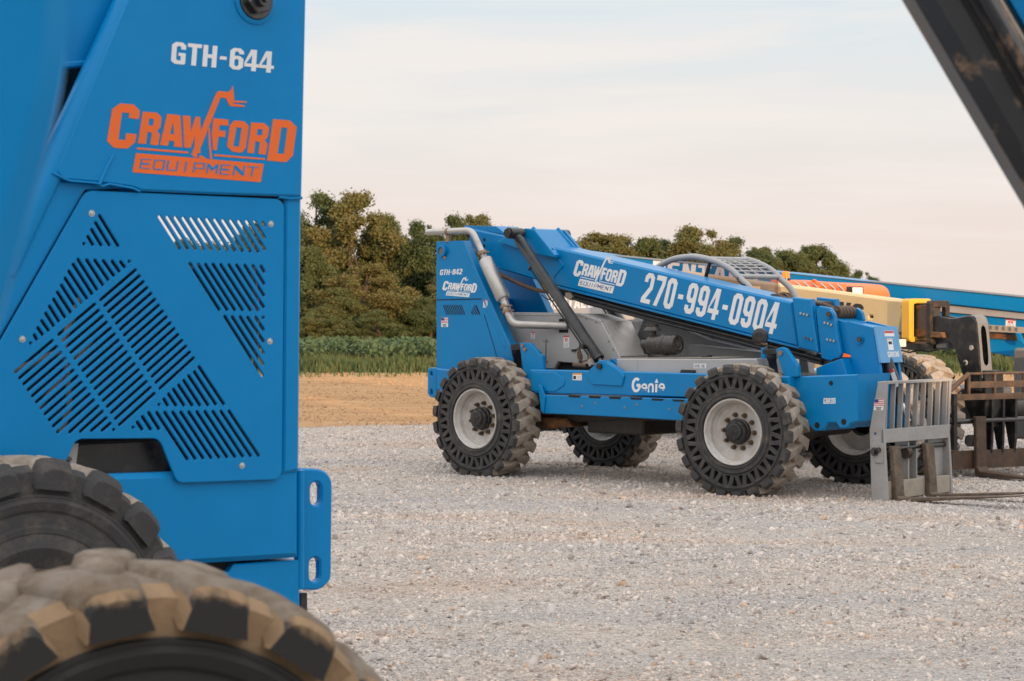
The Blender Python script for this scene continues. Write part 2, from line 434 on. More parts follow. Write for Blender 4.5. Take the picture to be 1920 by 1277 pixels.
# ------------------------------------------------------------------ lettering: block capitals drawn as outlines with holes
def glyphs(t=0.17, c=0.13, W=0.5):
    g = {}
    w1 = W - t
    octo = lambda x0, y0, x1, y1, k: [(x0 + k, y0), (x1 - k, y0), (x1, y0 + k), (x1, y1 - k), (x1 - k, y1), (x0 + k, y1), (x0, y1 - k), (x0, y0 + k)]
    k2 = c * 0.45
    g['0'] = g['O'] = [[octo(0, 0, W, 1, c), octo(t, t * .9, w1, 1 - t * .9, k2)]]
    g['8'] = [[[(c, 0), (W - c, 0), (W, c), (W, .42), (W - .05, .51), (W, .60), (W, 1 - c), (W - c, 1), (c, 1), (0, 1 - c), (0, .60), (.05, .51), (0, .42), (0, c)],
               octo(t, t * .9, w1, .44, k2), octo(t, .58, w1, 1 - t * .9, k2)]]
    nine = [[(c, 0), (W - c, 0), (W, c), (W, 1 - c), (W - c, 1), (c, 1), (0, 1 - c), (0, .36 + c), (c, .36), (w1, .36), (w1, t * .9 + k2), (w1 - k2, t * .9), (t + k2, t * .9), (t, t * .9 + k2), (t, .27), (0, .27), (0, c)],
            octo(t, .36 + t * .85, w1, 1 - t * .9, k2)]
    g['9'] = [nine]
    g['6'] = [[[(W - a, 1 - b) for a, b in p] for p in nine]]
    x4a, x4b = W * .50, W * .50 + t
    g['4'] = [[[(x4a, 0), (x4b, 0), (x4b, .19), (W + .03, .19), (W + .03, .34), (x4b, .34), (x4b, 1), (x4a - .05, 1), (-.02, .36), (-.02, .19), (x4a, .19)],
               [(x4a, .34), (x4a, .74), (x4a - .19 * 1.05, .34)]]]
    g['2'] = [[[(0, 0), (W, 0), (W, t * .9), (t * 1.25, t * .9), (W, .50), (W, 1 - c), (W - c, 1), (c, 1), (0, 1 - c), (0, .69), (t, .69), (t, 1 - t * .9 - k2), (t + k2, 1 - t * .9), (w1 - k2, 1 - t * .9), (w1, 1 - t * .9 - k2), (w1, .56), (0, .17)]]]
    g['7'] = [[[(W * .16, 0), (W * .16 + t * 1.1, 0), (W, .74), (W, 1), (0, 1), (0, 1 - t), (w1, 1 - t), (w1, .74)]]]
    g['-'] = [[[(.06, .40), (.30, .40), (.30, .55), (.06, .55)]]]
    g['C'] = [[[(c, 0), (W - c, 0), (W, c), (W, .36), (w1, .36), (w1, t), (t, t), (t, 1 - t), (w1, 1 - t), (w1, .66), (W, .66), (W, 1 - c), (W - c, 1), (c, 1), (0, 1 - c), (0, c)]]]
    g['G'] = [[[(c, 0), (W - c * .4, 0), (W, c * .4), (W, .52), (W * .5, .52), (W * .5, .38), (w1, .38), (w1, t), (t + k2, t), (t, t + k2), (t, 1 - t - k2), (t + k2, 1 - t), (w1 - k2, 1 - t), (w1, 1 - t - k2), (w1, .68), (W, .68), (W, 1 - c), (W - c, 1), (c, 1), (0, 1 - c), (0, c)]]]
    h = t * .5
    g['T'] = [[[(W / 2 - h, 0), (W / 2 + h, 0), (W / 2 + h, 1 - t), (W, 1 - t), (W, 1), (0, 1), (0, 1 - t), (W / 2 - h, 1 - t)]]]
    g['H'] = [[[(0, 0), (t, 0), (t, .42), (w1, .42), (w1, 0), (W, 0), (W, 1), (w1, 1), (w1, .59), (t, .59), (t, 1), (0, 1)]]]
    g['K'] = [[[(0, 0), (t, 0), (t, .34), (t + .05, .42), (W - t * .95, 0), (W + .03, 0), (t + .14, .56), (W + .02, 1), (W - t * .95, 1), (t, .66), (t, 1), (0, 1)]]]
    g['R'] = [[[(0, 0), (t, 0), (t, .38), (t + .03, .38), (w1, 0), (W + .01, 0), (W - .10, .42), (W, .52), (W, 1 - c), (W - c, 1), (0, 1)], [(t, .52), (w1 - k2, .52), (w1, .52 + k2), (w1, 1 - t * .9 - k2), (w1 - k2, 1 - t * .9), (t, 1 - t * .9)]]]
    g['E'] = [[[(0, 0), (W * .9, 0), (W * .9, t), (t, t), (t, .42), (W * .8, .42), (W * .8, .58), (t, .58), (t, 1 - t), (W * .9, 1 - t), (W * .9, 1), (0, 1)]]]
    g['F'] = [[[(0, 0), (t, 0), (t, .40), (W * .8, .40), (W * .8, .56), (t, .56), (t, 1 - t), (W * .9, 1 - t), (W * .9, 1), (0, 1)]]]
    g['N'] = [[[(0, 0), (t, 0), (t, .62), (w1, 0), (W, 0), (W, 1), (w1, 1), (w1, .38), (t, 1), (0, 1)]]]
    g['A'] = [[[(-.02, 0), (t - .02, 0), (t + .01, .20), (w1 - .01, .20), (w1 + .02, 0), (W + .02, 0), (W * .5 + t * .6, 1), (W * .5 - t * .6, 1)], [(t + .035, .34), (w1 - .035, .34), (W / 2, .84)]]]
    g['L'] = [[[(0, 0), (W * .88, 0), (W * .88, t), (t, t), (t, 1), (0, 1)]]]
    g['S'] = [[[(c, 0), (W - c, 0), (W, c), (W, .44), (W - c, .57), (t, .57), (t, 1 - t), (w1, 1 - t), (w1, .72), (W, .72), (W, 1 - c), (W - c, 1), (c, 1), (0, 1 - c), (0, .56), (c, .43), (w1, .43), (w1, t), (t, t), (t, .28), (0, .28), (0, c)]]]
    g['D'] = [[[(0, 0), (W - c, 0), (W, c), (W, 1 - c), (W - c, 1), (0, 1)], [(t, t), (w1 - k2, t), (w1, t + k2), (w1, 1 - t - k2), (w1 - k2, 1 - t), (t, 1 - t)]]]
    g['I'] = [[[(W / 2 - h, 0), (W / 2 + h, 0), (W / 2 + h, 1), (W / 2 - h, 1)]]]
    g['U'] = [[[(c, 0), (W - c, 0), (W, c), (W, 1), (w1, 1), (w1, t), (t, t), (t, 1), (0, 1), (0, c)]]]
    g['V'] = [[[(W / 2 - h, 0), (W / 2 + h, 0), (W + .02, 1), (w1 + .02, 1), (W / 2, .36), (t - .02, 1), (-.02, 1)]]]
    g['P'] = [[[(0, 0), (t, 0), (t, .38), (W - c, .38), (W, .38 + c), (W, 1 - c), (W - c, 1), (0, 1)], [(t, .38 + t), (w1, .38 + t), (w1, 1 - t), (t, 1 - t)]]]
    g['Q'] = [[[(c, 0), (W * .4, 0), (W * .55, -.12), (W * .6, 0), (W - c, 0), (W, c), (W, 1 - c), (W - c, 1), (c, 1), (0, 1 - c), (0, c)], octo(t, t, w1, 1 - t, k2)]]
    g['M'] = [[[(0, 0), (t, 0), (t, .66), (W / 2, .25), (w1, .66), (w1, 0), (W, 0), (W, 1), (w1, 1), (W / 2, .58), (t, 1), (0, 1)]]]
    return g
BOLD = glyphs(0.17, 0.13, 0.5)
TALL = glyphs(0.165, 0.12, 0.46)
THIN = glyphs(0.095, 0.04, 0.66)
def text_polys(txt, font, gap=0.09, adv=0.5):
    x = 0.0; o = []
    for ch in txt:
        if ch == ' ':
            x += adv * .6; continue
        for gl in font[ch]:
            o.append([[(a + x, b) for a, b in p] for p in gl])
        x += (0.36 if ch == '-' else adv) + gap
    return o, x - gap
def decal(name, polyset, f, material, parent, y, thick=0.002):
    """polyset in drawing units, f maps a drawing point to local (x, z); the film lies on the face at depth y"""
    b = MB()
    for gl in polyset:
        b.prism([[f(p) for p in q] for q in gl], y - thick, y, 0.0, back=False)
    return b.build(name, material, parent)
def affine(w, h, o, r, u):
    """drawing box w x h onto local points: origin o, right end r, top-left u"""
    o, r, u = Vector(o), Vector(r), Vector(u)
    ex, ey = (r - o) / w, (u - o) / h
    return lambda p: tuple(o + ex * p[0] + ey * p[1])

# ------------------------------------------------------------------ ground
def ground_mat(name, stops, scale=3.0, bump=0.5, bscale=60, rough=0.95, vor=0.0, streak=0.0):
    m = bpy.data.materials.new(name); m.use_nodes = True
    t = m.node_tree; b = t.nodes['Principled BSDF']; N = t.nodes.new; L = t.links.new
    b.inputs['Roughness'].default_value = rough
    b.inputs['Specular IOR Level'].default_value = 0.25
    co = N('ShaderNodeTexCoord')
    n1 = N('ShaderNodeTexNoise'); n1.inputs['Scale'].default_value = scale; n1.inputs['Detail'].default_value = 10; n1.inputs['Roughness'].default_value = 0.68
    mp_ = N('ShaderNodeMapping'); mp_.inputs['Scale'].default_value = (1, 1 + streak, 1)
    L(co.outputs['Object'], mp_.inputs[0]); L(mp_.outputs[0], n1.inputs['Vector'])
    rp = N('ShaderNodeValToRGB'); r = rp.color_ramp
    while len(r.elements) < len(stops): r.elements.new(0.5)
    for e, (p, c) in zip(r.elements, stops): e.position = p; e.color = (*c, 1)
    L(n1.outputs[0], rp.inputs[0]); col = rp.outputs[0]
    if vor > 0:
        vo = N('ShaderNodeTexVoronoi'); vo.inputs['Scale'].default_value = vor; L(co.outputs['Object'], vo.inputs['Vector'])
        hs = N('ShaderNodeHueSaturation'); sp = N('ShaderNodeSeparateColor'); L(vo.outputs['Color'], sp.inputs[0])
        mr_ = N('ShaderNodeMapRange'); mr_.inputs[3].default_value = 0.62; mr_.inputs[4].default_value = 1.25; L(sp.outputs[0], mr_.inputs[0])
        L(mr_.outputs[0], hs.inputs['Value']); L(col, hs.inputs['Color']); col = hs.outputs[0]
        bp2 = N('ShaderNodeBump'); bp2.inputs['Strength'].default_value = 0.9; bp2.inputs['Distance'].default_value = 0.02; bp2.invert = True
        L(vo.outputs['Distance'], bp2.inputs['Height'])
    L(col, b.inputs['Base Color'])
    n3 = N('ShaderNodeTexNoise'); n3.inputs['Scale'].default_value = bscale; n3.inputs['Detail'].default_value = 6; n3.inputs['Roughness'].default_value = 0.7
    L(co.outputs['Object'], n3.inputs['Vector'])
    bp = N('ShaderNodeBump'); bp.inputs['Strength'].default_value = bump; bp.inputs['Distance'].default_value = 0.03
    L(n3.outputs[0], bp.inputs['Height'])
    if vor > 0: L(bp2.outputs[0], bp.inputs['Normal'])
    L(bp.outputs[0], b.inputs['Normal'])
    MATS[name] = m
ground_mat('field_soil', [(0.3, (0.06, 0.065, 0.03)), (0.7, (0.13, 0.115, 0.06))], 0.6)
ground_mat('tan_dirt', [(0.28, (0.20, 0.105, 0.045)), (0.42, (0.36, 0.205, 0.095)), (0.6, (0.44, 0.265, 0.13)), (0.75, (0.52, 0.35, 0.20))], 0.45, bump=1.0, bscale=9, streak=1.8)
ground_mat('crushed_stone', [(0.25, (0.40, 0.385, 0.375)), (0.5, (0.50, 0.485, 0.47)), (0.75, (0.57, 0.555, 0.535))], 1.1, bump=0.6, bscale=120, vor=64.0)
ground_mat('stone_chip', [(0.25, (0.51, 0.475, 0.45)), (0.5, (0.59, 0.56, 0.54)), (0.8, (0.67, 0.64, 0.615))], 1.6, bump=0.5, bscale=150)
def patchy(name):  # brown gravel tones; the warm ones also paint in pink sun patches
    t = MATS[name].node_tree; b = t.nodes['Principled BSDF']; N = t.nodes.new; L = t.links.new
    src = b.inputs['Base Color'].links[0].from_socket
    co = N('ShaderNodeTexCoord'); mp_ = N('ShaderNodeMapping'); mp_.inputs['Rotation'].default_value = (0, 0, R(-38)); mp_.inputs['Scale'].default_value = (1.0, 2.6, 1)
    nz_ = N('ShaderNodeTexNoise'); nz_.inputs['Scale'].default_value = 0.32; nz_.inputs['Detail'].default_value = 6; nz_.inputs['Roughness'].default_value = 0.6
    L(co.outputs['Object'], mp_.inputs[0]); L(mp_.outputs[0], nz_.inputs['Vector'])
    rp = N('ShaderNodeValToRGB'); r = rp.color_ramp
    st = [(0.30, (0.93, 0.92, 0.95)), (0.46, (1.09, 1.05, 1.02)), (0.56, (1.12, 1.05, 0.99)), (0.64, (1.12, 0.98, 0.89)), (0.76, (0.95, 0.80, 0.68))]
    while len(r.elements) < len(st): r.elements.new(0.5)
    for e, (p, c) in zip(r.elements, st): e.position = p; e.color = (*c, 1)
    L(nz_.outputs[0], rp.inputs[0])
    mm = N('ShaderNodeMix'); mm.data_type = 'RGBA'; mm.blend_type = 'MULTIPLY'; mm.inputs['Factor'].default_value = 1
    L(src, mm.inputs['A']); L(rp.outputs[0], mm.inputs['B']); L(mm.outputs['Result'], b.inputs['Base Color'])
patchy('crushed_stone'); patchy('stone_chip')
def chip_vary():
    t = MATS['stone_chip'].node_tree; b = t.nodes['Principled BSDF']; N = t.nodes.new; L = t.links.new
    src = b.inputs['Base Color'].links[0].from_socket
    ge = N('ShaderNodeNewGeometry'); rp = N('ShaderNodeValToRGB'); r = rp.color_ramp
    st = [(0.0, (0.55, 0.52, 0.50)), (0.18, (0.82, 0.82, 0.84)), (0.5, (1.0, 1.0, 1.0)), (0.8, (1.12, 1.09, 1.05)), (0.93, (1.2, 1.18, 1.15)), (0.97, (1.05, 0.84, 0.68)), (1.0, (0.75, 0.57, 0.42))]
    while len(r.elements) < len(st): r.elements.new(0.5)
    for e, (p, c) in zip(r.elements, st): e.position = p; e.color = (*c, 1)
    L(ge.outputs['Random Per Island'], rp.inputs[0])
    mm = N('ShaderNodeMix'); mm.data_type = 'RGBA'; mm.blend_type = 'MULTIPLY'; mm.inputs['Factor'].default_value = 1
    L(src, mm.inputs['A']); L(rp.outputs[0], mm.inputs['B']); L(mm.outputs['Result'], b.inputs['Base Color'])
chip_vary()

mat('clod', (0.40, 0.25, 0.13), 0.95, vary=0.15, island=0.3)
def terrain_z(y):
    return -0.022 * np.clip(y - 64, 0, 46)
def sheet(name, material, xs, ys, z0, keep=None, kind='structure'):
    X, Y = np.meshgrid(xs, ys)
    Z = terrain_z(Y) + z0
    v = np.stack([X, Y, Z], -1).reshape(-1, 3)
    nx, ny = len(xs), len(ys)
    i = np.arange(nx - 1)[None, :] + np.arange(ny - 1)[:, None] * nx
    q = np.stack([i, i + 1, i + 1 + nx, i + nx], -1).reshape(-1, 4)
    o = np_mesh(name, v, q, [material]); o['kind'] = kind
    return o
sheet('ground', 'field_soil', np.array([-1500, -200, -60, 0, 60, 200, 1500.0]), np.array([-600, -60, 0, 30, 64, 80, 95, 110, 160, 400, 2500.0]), 0.0)
b = MB(); b.add([(-60, 12, .004), (60, 36, .004), (60, 59.5, .004), (12, 58.6, .004), (-1, 59.2, .004), (-8, 58.2, .004), (-60, 58.8, .004)], [(0, 1, 2, 3, 4, 5, 6)])
structure(b.build('dirt_strip', 'tan_dirt'))
def yard_edge(x):           # far edge of the gravel, a slightly wandering line
    return 34.9 + 0.58 * x + 0.35 * math.sin(x * 0.9) + 0.2 * math.sin(x * 2.3 + 1)
b = MB(); xs = [-30 + 0.5 * k for k in range(121)]
vs = [(x, yard_edge(x), .008) for x in xs] + [(x, -40, .008) for x in xs]
n_ = len(xs)
b.add(vs, [(i + n_, i + 1 + n_, i + 1, i) for i in range(n_ - 1)])
structure(b.build('gravel_yard', 'crushed_stone'))

def stones(name, n, ylo, yhi, rlo, rhi, seed, lift=0.3, material='stone_chip', yard=True):
    g = np.random.default_rng(seed)
    y = np.sqrt(g.uniform(ylo ** 2, yhi ** 2, n)); x = g.uniform(-1, 1, n) * (0.245 * y + 0.5)
    # fewer loose stones along the driven, packed bands
    pat = 0.5 + 0.5 * np.sin(x * 0.9 + y * 1.3 + 1.2 * np.sin(x * 0.5)) * np.sin(y * 0.47 + x * 0.35 + 2)
    keep = g.uniform(0, 1, n) < 0.30 + 0.75 * pat
    edge = np.array([yard_edge(a) for a in x]); keep &= (y < edge - 0.1 + g.normal(0, .45, n)) if yard else (y > edge + .2)
    x, y = x[keep], y[keep]; n = len(x)
    r = rlo + (rhi - rlo) * g.beta(1.3, 4.5, n)
    base = np.array([[-1, -1, -1], [1, -1, -1], [1, 1, -1], [-1, 1, -1], [-1, -1, 1], [1, -1, 1], [1, 1, 1], [-1, 1, 1]], float)
    v = base[None] * (1 + g.uniform(-.42, .30, (n, 8, 3)))
    v[:, 4:, :2] *= g.uniform(.45, .9, (n, 1, 1))
    v *= (r[:, None] * np.stack([g.uniform(.7, 1.35, n), g.uniform(.6, 1.0, n), g.uniform(.35, .75, n)], -1))[:, None, :]
    a = g.uniform(0, 2 * np.pi, n); tx = g.normal(0, .35, n); ty = g.normal(0, .35, n)
    ca, sa = np.cos(a), np.sin(a)
    z = v[..., 2] + v[..., 0] * tx[:, None] + v[..., 1] * ty[:, None]
    X = v[..., 0] * ca[:, None] - v[..., 1] * sa[:, None] + x[:, None]
    Y = v[..., 0] * sa[:, None] + v[..., 1] * ca[:, None] + y[:, None]
    Z = z + (r * lift + .006)[:, None]
    V = np.stack([X, Y, Z], -1).reshape(-1, 3)
    fq = np.array([[0, 3, 2, 1], [4, 5, 6, 7], [0, 1, 5, 4], [1, 2, 6, 5], [2, 3, 7, 6], [3, 0, 4, 7]])
    Q = (fq[None] + (np.arange(n) * 8)[:, None, None]).reshape(-1, 4)
    o = np_mesh(name, V, Q, [material]); o['kind'] = 'stuff'
    return o
stones('gravel', 400000, 8.5, 37, .005, .020, 3)
stones('gravel', 9000, 8.5, 37, .018, .042, 4, .2)
stones('dirt_clods', 26000, 31, 59.5, .008, .036, 6, .05, 'clod', False)

# ------------------------------------------------------------------ vegetation
def leaf_mat(name, c1, c2, c3, trans=0.2, nscale=0.5):
    m = bpy.data.materials.new(name); m.use_nodes = True
    t = m.node_tree; b = t.nodes['Principled BSDF']; N = t.nodes.new; L = t.links.new
    ge = N('ShaderNodeNewGeometry'); oi = N('ShaderNodeObjectInfo'); co = N('ShaderNodeTexCoord')
    nz_ = N('ShaderNodeTexNoise'); nz_.inputs['Scale'].default_value = nscale; nz_.inputs['Detail'].default_value = 3; L(co.outputs['Object'], nz_.inputs['Vector'])
    a = N('ShaderNodeMath'); a.operation = 'MULTIPLY_ADD'; a.inputs[1].default_value = 0.35; L(ge.outputs['Random Per Island'], a.inputs[0]); L(nz_.outputs[0], a.inputs[2])
    a2 = N('ShaderNodeMath'); a2.operation = 'MULTIPLY_ADD'; a2.inputs[1].default_value = 0.62; L(oi.outputs['Random'], a2.inputs[0]); L(a.outputs[0], a2.inputs[2])
    rp = N('ShaderNodeValToRGB'); r = rp.color_ramp; r.elements.new(0.5)
    for e, p, c in zip(r.elements, (0.45, 0.90, 1.45), (c1, c2, c3)): e.position = min(p / 1.5, 1); e.color = (*c, 1)
    dv = N('ShaderNodeMath'); dv.operation = 'DIVIDE'; dv.inputs[1].default_value = 1.5; L(a2.outputs[0], dv.inputs[0])
    L(dv.outputs[0], rp.inputs[0]); L(rp.outputs[0], b.inputs['Base Color']); b.inputs['Roughness'].default_value = 0.7
    b.inputs['Specular IOR Level'].default_value = 0.2
    tl = N('ShaderNodeBsdfTranslucent'); L(rp.outputs[0], tl.inputs[0])
    mi = N('ShaderNodeMixShader'); mi.inputs[0].default_value = trans
    L(b.outputs[0], mi.inputs[1]); L(tl.outputs[0], mi.inputs[2]); L(mi.outputs[0], t.nodes['Material Output'].inputs[0])
    MATS[name] = m
leaf_mat('tree_leaves', (0.045, 0.068, 0.030), (0.095, 0.118, 0.045), (0.160, 0.132, 0.046))
leaf_mat('crop_leaves', (0.05, 0.095, 0.055), (0.075, 0.125, 0.065), (0.11, 0.15, 0.07), nscale=1.2)
leaf_mat('grass_blades', (0.045, 0.085, 0.038), (0.070, 0.110, 0.045), (0.18, 0.18, 0.075), nscale=1.5)

def leaf_cards(c, size, g, out=None):
    """one small bent-free diamond per centre, turned at random, a little outward"""
    n = len(c)
    d = g.normal(0, 1, (n, 3))
    if out is not None: d += out * 0.9
    d /= np.linalg.norm(d, axis=1, keepdims=True) + 1e-9
    u = np.cross(d, g.normal(0, 1, (n, 3))); u /= np.linalg.norm(u, axis=1, keepdims=True) + 1e-9
    w = np.cross(d, u)
    s = size * g.uniform(.6, 1.3, (n, 1))
    a = s * 0.62
    V = np.stack([c - u * s, c - w * a + u * s * .1, c + u * s, c + w * a - u * s * .1], 1).reshape(-1, 3)
    Q = np.arange(n * 4).reshape(-1, 4)
    return V, Q
def make_tree(seed, H=9.0, Rm=3.0, nclump=175, per=460, leaf=0.082):
    g = np.random.default_rng(seed)
    rnd = random.Random(seed)
    # crown: clumps on limbs inside an uneven envelope that comes nearly to the ground
    cl = []
    lobes = [(g.uniform(0, 6.28), g.uniform(.35, .9), g.uniform(.28, .95)) for _ in range(11)]
    for k in range(nclump):
        a, rr, hz = lobes[k % len(lobes)]
        z = np.clip(hz + g.normal(0, .10), .06, .97)
        env = math.sin(math.pi * min(1, (z * .86 + .14)) ** 1.15) ** .62
        rad = env * Rm * min(1, rr + abs(g.normal(0, .16)))
        th = a + g.normal(0, .55)
        cl.append((rad * math.cos(th), rad * math.sin(th), z * H, g.uniform(.32, .80) * (1.15 - .5 * z)))
    cl = np.array(cl)
    C = []; O = []
    for x, y, z, r in cl:
        n = int(per * (r / .65) ** 1.6)
        d = g.normal(0, 1, (n, 3)); d /= np.linalg.norm(d, axis=1, keepdims=True)
        q = d * r * (.25 + np.abs(g.normal(.45, .32, (n, 1)))) * np.array([1.0, 1.0, .95])
        C.append(q + (x, y, z)); O.append(d)
    C = np.concatenate(C); O = np.concatenate(O)
    V, Q = leaf_cards(C, leaf, g, O)
    # trunk and limbs
    t = MB()
    hz = H * .8
    pts = [(0, 0, -1.0), (.03, 0, .6), (rnd.uniform(-.15, .15), rnd.uniform(-.15, .15), hz * .4), (rnd.uniform(-.35, .35), rnd.uniform(-.35, .35), hz * .75), (rnd.uniform(-.5, .5), rnd.uniform(-.5, .5), hz)]
    t.tube(pts, [.24, .20, .15, .09, .03], 8)
    for k in range(13):
        x, y, z, r = cl[rnd.randrange(len(cl))]
        z0 = max(.5, z - rnd.uniform(.8, 2.2)); f = z0 / hz
        b0 = Vector((0, 0, z0)); b1 = Vector((x, y, z))
        mid = b0.lerp(b1, .5) + Vector((0, 0, .25))
        t.tube([b0, mid, b1, b1 + (b1 - mid) * .35], [.075 * (1.2 - .5 * min(1, f)), .05, .022, .008], 6)
    return V, Q, t
VAR = [make_tree(s) for s in (21, 22, 23, 24, 25, 26)]
TREE_MESH = []
for V, Q, t in VAR:
    root = bpy.data.objects.new('tree', None)
    tr = t.build('trunk', 'bark'); cr_ = np_mesh('crown', V, Q, ['tree_leaves'])
    TREE_MESH.append((tr.data, cr_.data))
    bpy.data.objects.remove(tr); bpy.data.objects.remove(cr_); bpy.data.objects.remove(root)
def tree(px, top, Y, rad, var, label, group, rot=None):
    x = (px - CX) / F_PX * Y; zt = EYE + (HY - top) / F_PX * Y; z0 = float(terrain_z(np.array(Y)))
    h = zt - z0
    o = thing('tree', label, 'tree', (x, Y, z0), random.uniform(0, 6.28) if rot is None else rot, group)
    wd = .9 if Y < 105 else 1.12
    o.scale = (rad / 3.0 * wd, rad / 3.0 * wd, h / 9.0 * 1.02)
    for nm, me in zip(('trunk', 'crown'), TREE_MESH[var % 6]):
        c = bpy.data.objects.new(nm, me); COL.objects.link(c); c.parent = o
    return o
GT = 'trees along the far field edge'
TL = [
 # left wood, seen between the two blue machines and through the panel slots
 (250, 452, 101, 3.2, 'tree of the wood glimpsed through the louvre slots, left of the others there'),
 (325, 458, 100, 2.8, 'tree whose top shows in the left half of the upper see-through slots'),
 (385, 464, 99, 2.6, 'tree whose top shows in the middle of the upper see-through slots'),
 (445, 446, 99, 2.8, 'tree whose top shows at the right end of the upper see-through slots'),
 (520, 392, 100, 3.0, 'tall tree of the wood mostly hidden behind the near blue panel'),
 (592, 373, 99, 2.5, 'tall dark tree rising directly beside the near blue panel edge'),
 (672, 371, 97, 3.0, 'broadest and tallest tree of the left wood with a rounded top'),
 (722, 412, 98, 2.0, 'sloping right shoulder tree beside the tallest one of the left wood'),
 (758, 470, 100, 1.7, 'low crowned tree in the dip between the two tall groups'),
 (792, 424, 98, 1.9, 'tree with thin ragged top just left of the exhaust tail pipe'),
 (842, 409, 97, 2.3, 'tree standing directly behind the exhaust tail pipe'),
 (893, 409, 99, 2.1, 'tree peeking over the rear end of the blue boom'),
 (950, 432, 100, 2.6, 'tree hidden behind the lift cylinder saddle on the blue boom'),
 (1020, 446, 101, 2.6, 'tree hidden behind the raised middle of the blue boom'),
 (575, 470, 90, 2.0, 'golden leaved front tree touching the near blue panel edge'),
 (685, 502, 88, 2.5, 'bushy yellowish green tree standing in front of the left wood'),
 (632, 545, 87, 1.7, 'small leafy tree with a bare forked stem at the foot of the wood'),
 (752, 545, 88, 1.6, 'low bushy tree with bare branches showing at its side'),
 (805, 560, 87, 1.5, 'low reddish tree right beside the machine with the white lettering'),
 (600, 590, 85, 1.5, 'waist of low brush tree in the shade left of the forked stem'),
 (715, 585, 85, 1.6, 'lowest brush tree below the yellowish green tree'),
 (850, 500, 92, 2.0, 'tree behind the rear panel of the middle telehandler'),
 (920, 520, 92, 2.0, 'tree seen behind the leaning muffler of the middle telehandler'),
 (500, 500, 91, 2.2, 'front tree glimpsed through the right hand louvre slots'),
 (420, 520, 91, 2.2, 'front tree glimpsed through the lower right louvre slots'),
 (340, 520, 91, 2.2, 'front tree hidden behind the louvred panel'),
 # right wood, farther off, its top falling to the right
 (1128, 442, 122, 2.6, 'first tree right of the boom saddle, leftmost of the far row'),
 (1176, 450, 124, 2.1, 'dull green tree second from the left in the far row'),
 (1215, 453, 122, 1.9, 'orange tinged tree just left of the arched cab roof'),
 (1258, 458, 124, 2.0, 'low round tree above the left end of the arched cab roof'),
 (1312, 434, 122, 2.9, 'tallest tree of the far row above the arched cab roof'),
 (1340, 466, 116, 2.0, 'golden tree in front of the tallest one above the cab roof'),
 (1388, 450, 124, 2.5, 'dark green tree above the wire mesh of the cab roof'),
 (1425, 468, 126, 1.8, 'sloping tree at the right end of the tall far group'),
 (1472, 475, 128, 1.9, 'slim tree above the amber beacon'),
 (1528, 467, 127, 2.4, 'round isolated dark tree right of the amber beacon'),
 (1498, 482, 126, 1.7, 'tree filling the gap between beacon tree and round dark tree'),
 (1585, 508, 140, 1.7, 'small thin tree left of the last low trees over the long boom'),
 (1618, 512, 142, 1.5, 'small feathery tree in the low end of the far row'),
 (1645, 524, 144, 1.3, 'last and lowest tree of the far row at its right end'),
 (1150, 490, 112, 2.2, 'brown tinged front tree low behind the boom, left of the cab'),
 (1240, 490, 112, 2.4, 'rusty front tree low behind the left end of the cab roof'),
 (1420, 500, 114, 2.4, 'front tree seen through the wire mesh of the cab roof'),
 (1100, 480, 108, 2.4, 'front tree between the boom saddle and the white logo'),
]
for k, (px, top, Y, rad, lab) in enumerate(TL):
    tree(px, top, Y, rad, k * 5 + k // 6, lab, GT)

def far_wood():
    g = np.random.default_rng(77); C = []; O = []
    for x0, x1, yb, h, n in ((-70, -17, 104, 8.0, 150), (-17, 60, 175, 1.3, 160)):
        for k in range(n):
            x = g.uniform(x0, x1); y = yb + g.uniform(-5, 5); z = g.uniform(.1, .95) * h * (.8 + .2 * math.sin(x * .7)); r = g.uniform(.9, 1.8) * (1 if h > 4 else .45)
            d = g.normal(0, 1, (260, 3)); d /= np.linalg.norm(d, axis=1, keepdims=True)
            C.append(d * r * (.25 + np.abs(g.normal(.45, .32, (260, 1)))) + (x, y, z + float(terrain_z(np.array(y))))); O.append(d)
    V, Q = leaf_cards(np.concatenate(C), .13, g, np.concatenate(O))
    o = np_mesh('far_wood', V, Q, ['tree_leaves']); o['kind'] = 'stuff'
far_wood()
def tufts(name, n, x0, x1, y0, y1, h0, h1, material, seed, width=.012):
    g = np.random.default_rng(seed)
    x = g.uniform(x0, x1, n); y = g.uniform(y0, y1, n) + .6 * np.sin(x * 1.1) * np.sin(x * .43 + 1) + .35 * np.sin(x * 2.7) + .25 * np.sin(x * 4.1)
    clump = .65 + .35 * np.sin(x * 2.1 + 3 * np.sin(y * 1.3)) * np.sin(y * 2.7 + x)
    h = g.uniform(h0, h1, n) * clump
    a = g.uniform(0, 6.28, n); lean = g.uniform(.05, .55, n) * h
    z = terrain_z(y)
    w = width * g.uniform(.7, 1.6, n)
    dx, dy = np.cos(a), np.sin(a)
    p0 = np.stack([x - dy * w, y + dx * w, z], -1); p1 = np.stack([x + dy * w, y - dx * w, z], -1)
    m1 = np.stack([x + dx * lean * .35 + dy * w * .8, y + dy * lean * .35 - dx * w * .8, z + h * .62], -1)
    m0 = np.stack([x + dx * lean * .35 - dy * w * .8, y + dy * lean * .35 + dx * w * .8, z + h * .62], -1)
    t1 = np.stack([x + dx * lean + dy * w * .15, y + dy * lean - dx * w * .15, z + h], -1)
    t0 = np.stack([x + dx * lean - dy * w * .15, y + dy * lean + dx * w * .15, z + h], -1)
    V = np.stack([p0, p1, m1, m0, t1, t0], 1).reshape(-1, 3)
    i = (np.arange(n) * 6)[:, None]
    Q = np.concatenate([i + np.array([[0, 1, 2, 3]]), i + np.array([[3, 2, 4, 5]])], 0)
    o = np_mesh(name, V, Q, [material]); o['kind'] = 'stuff'
    return o
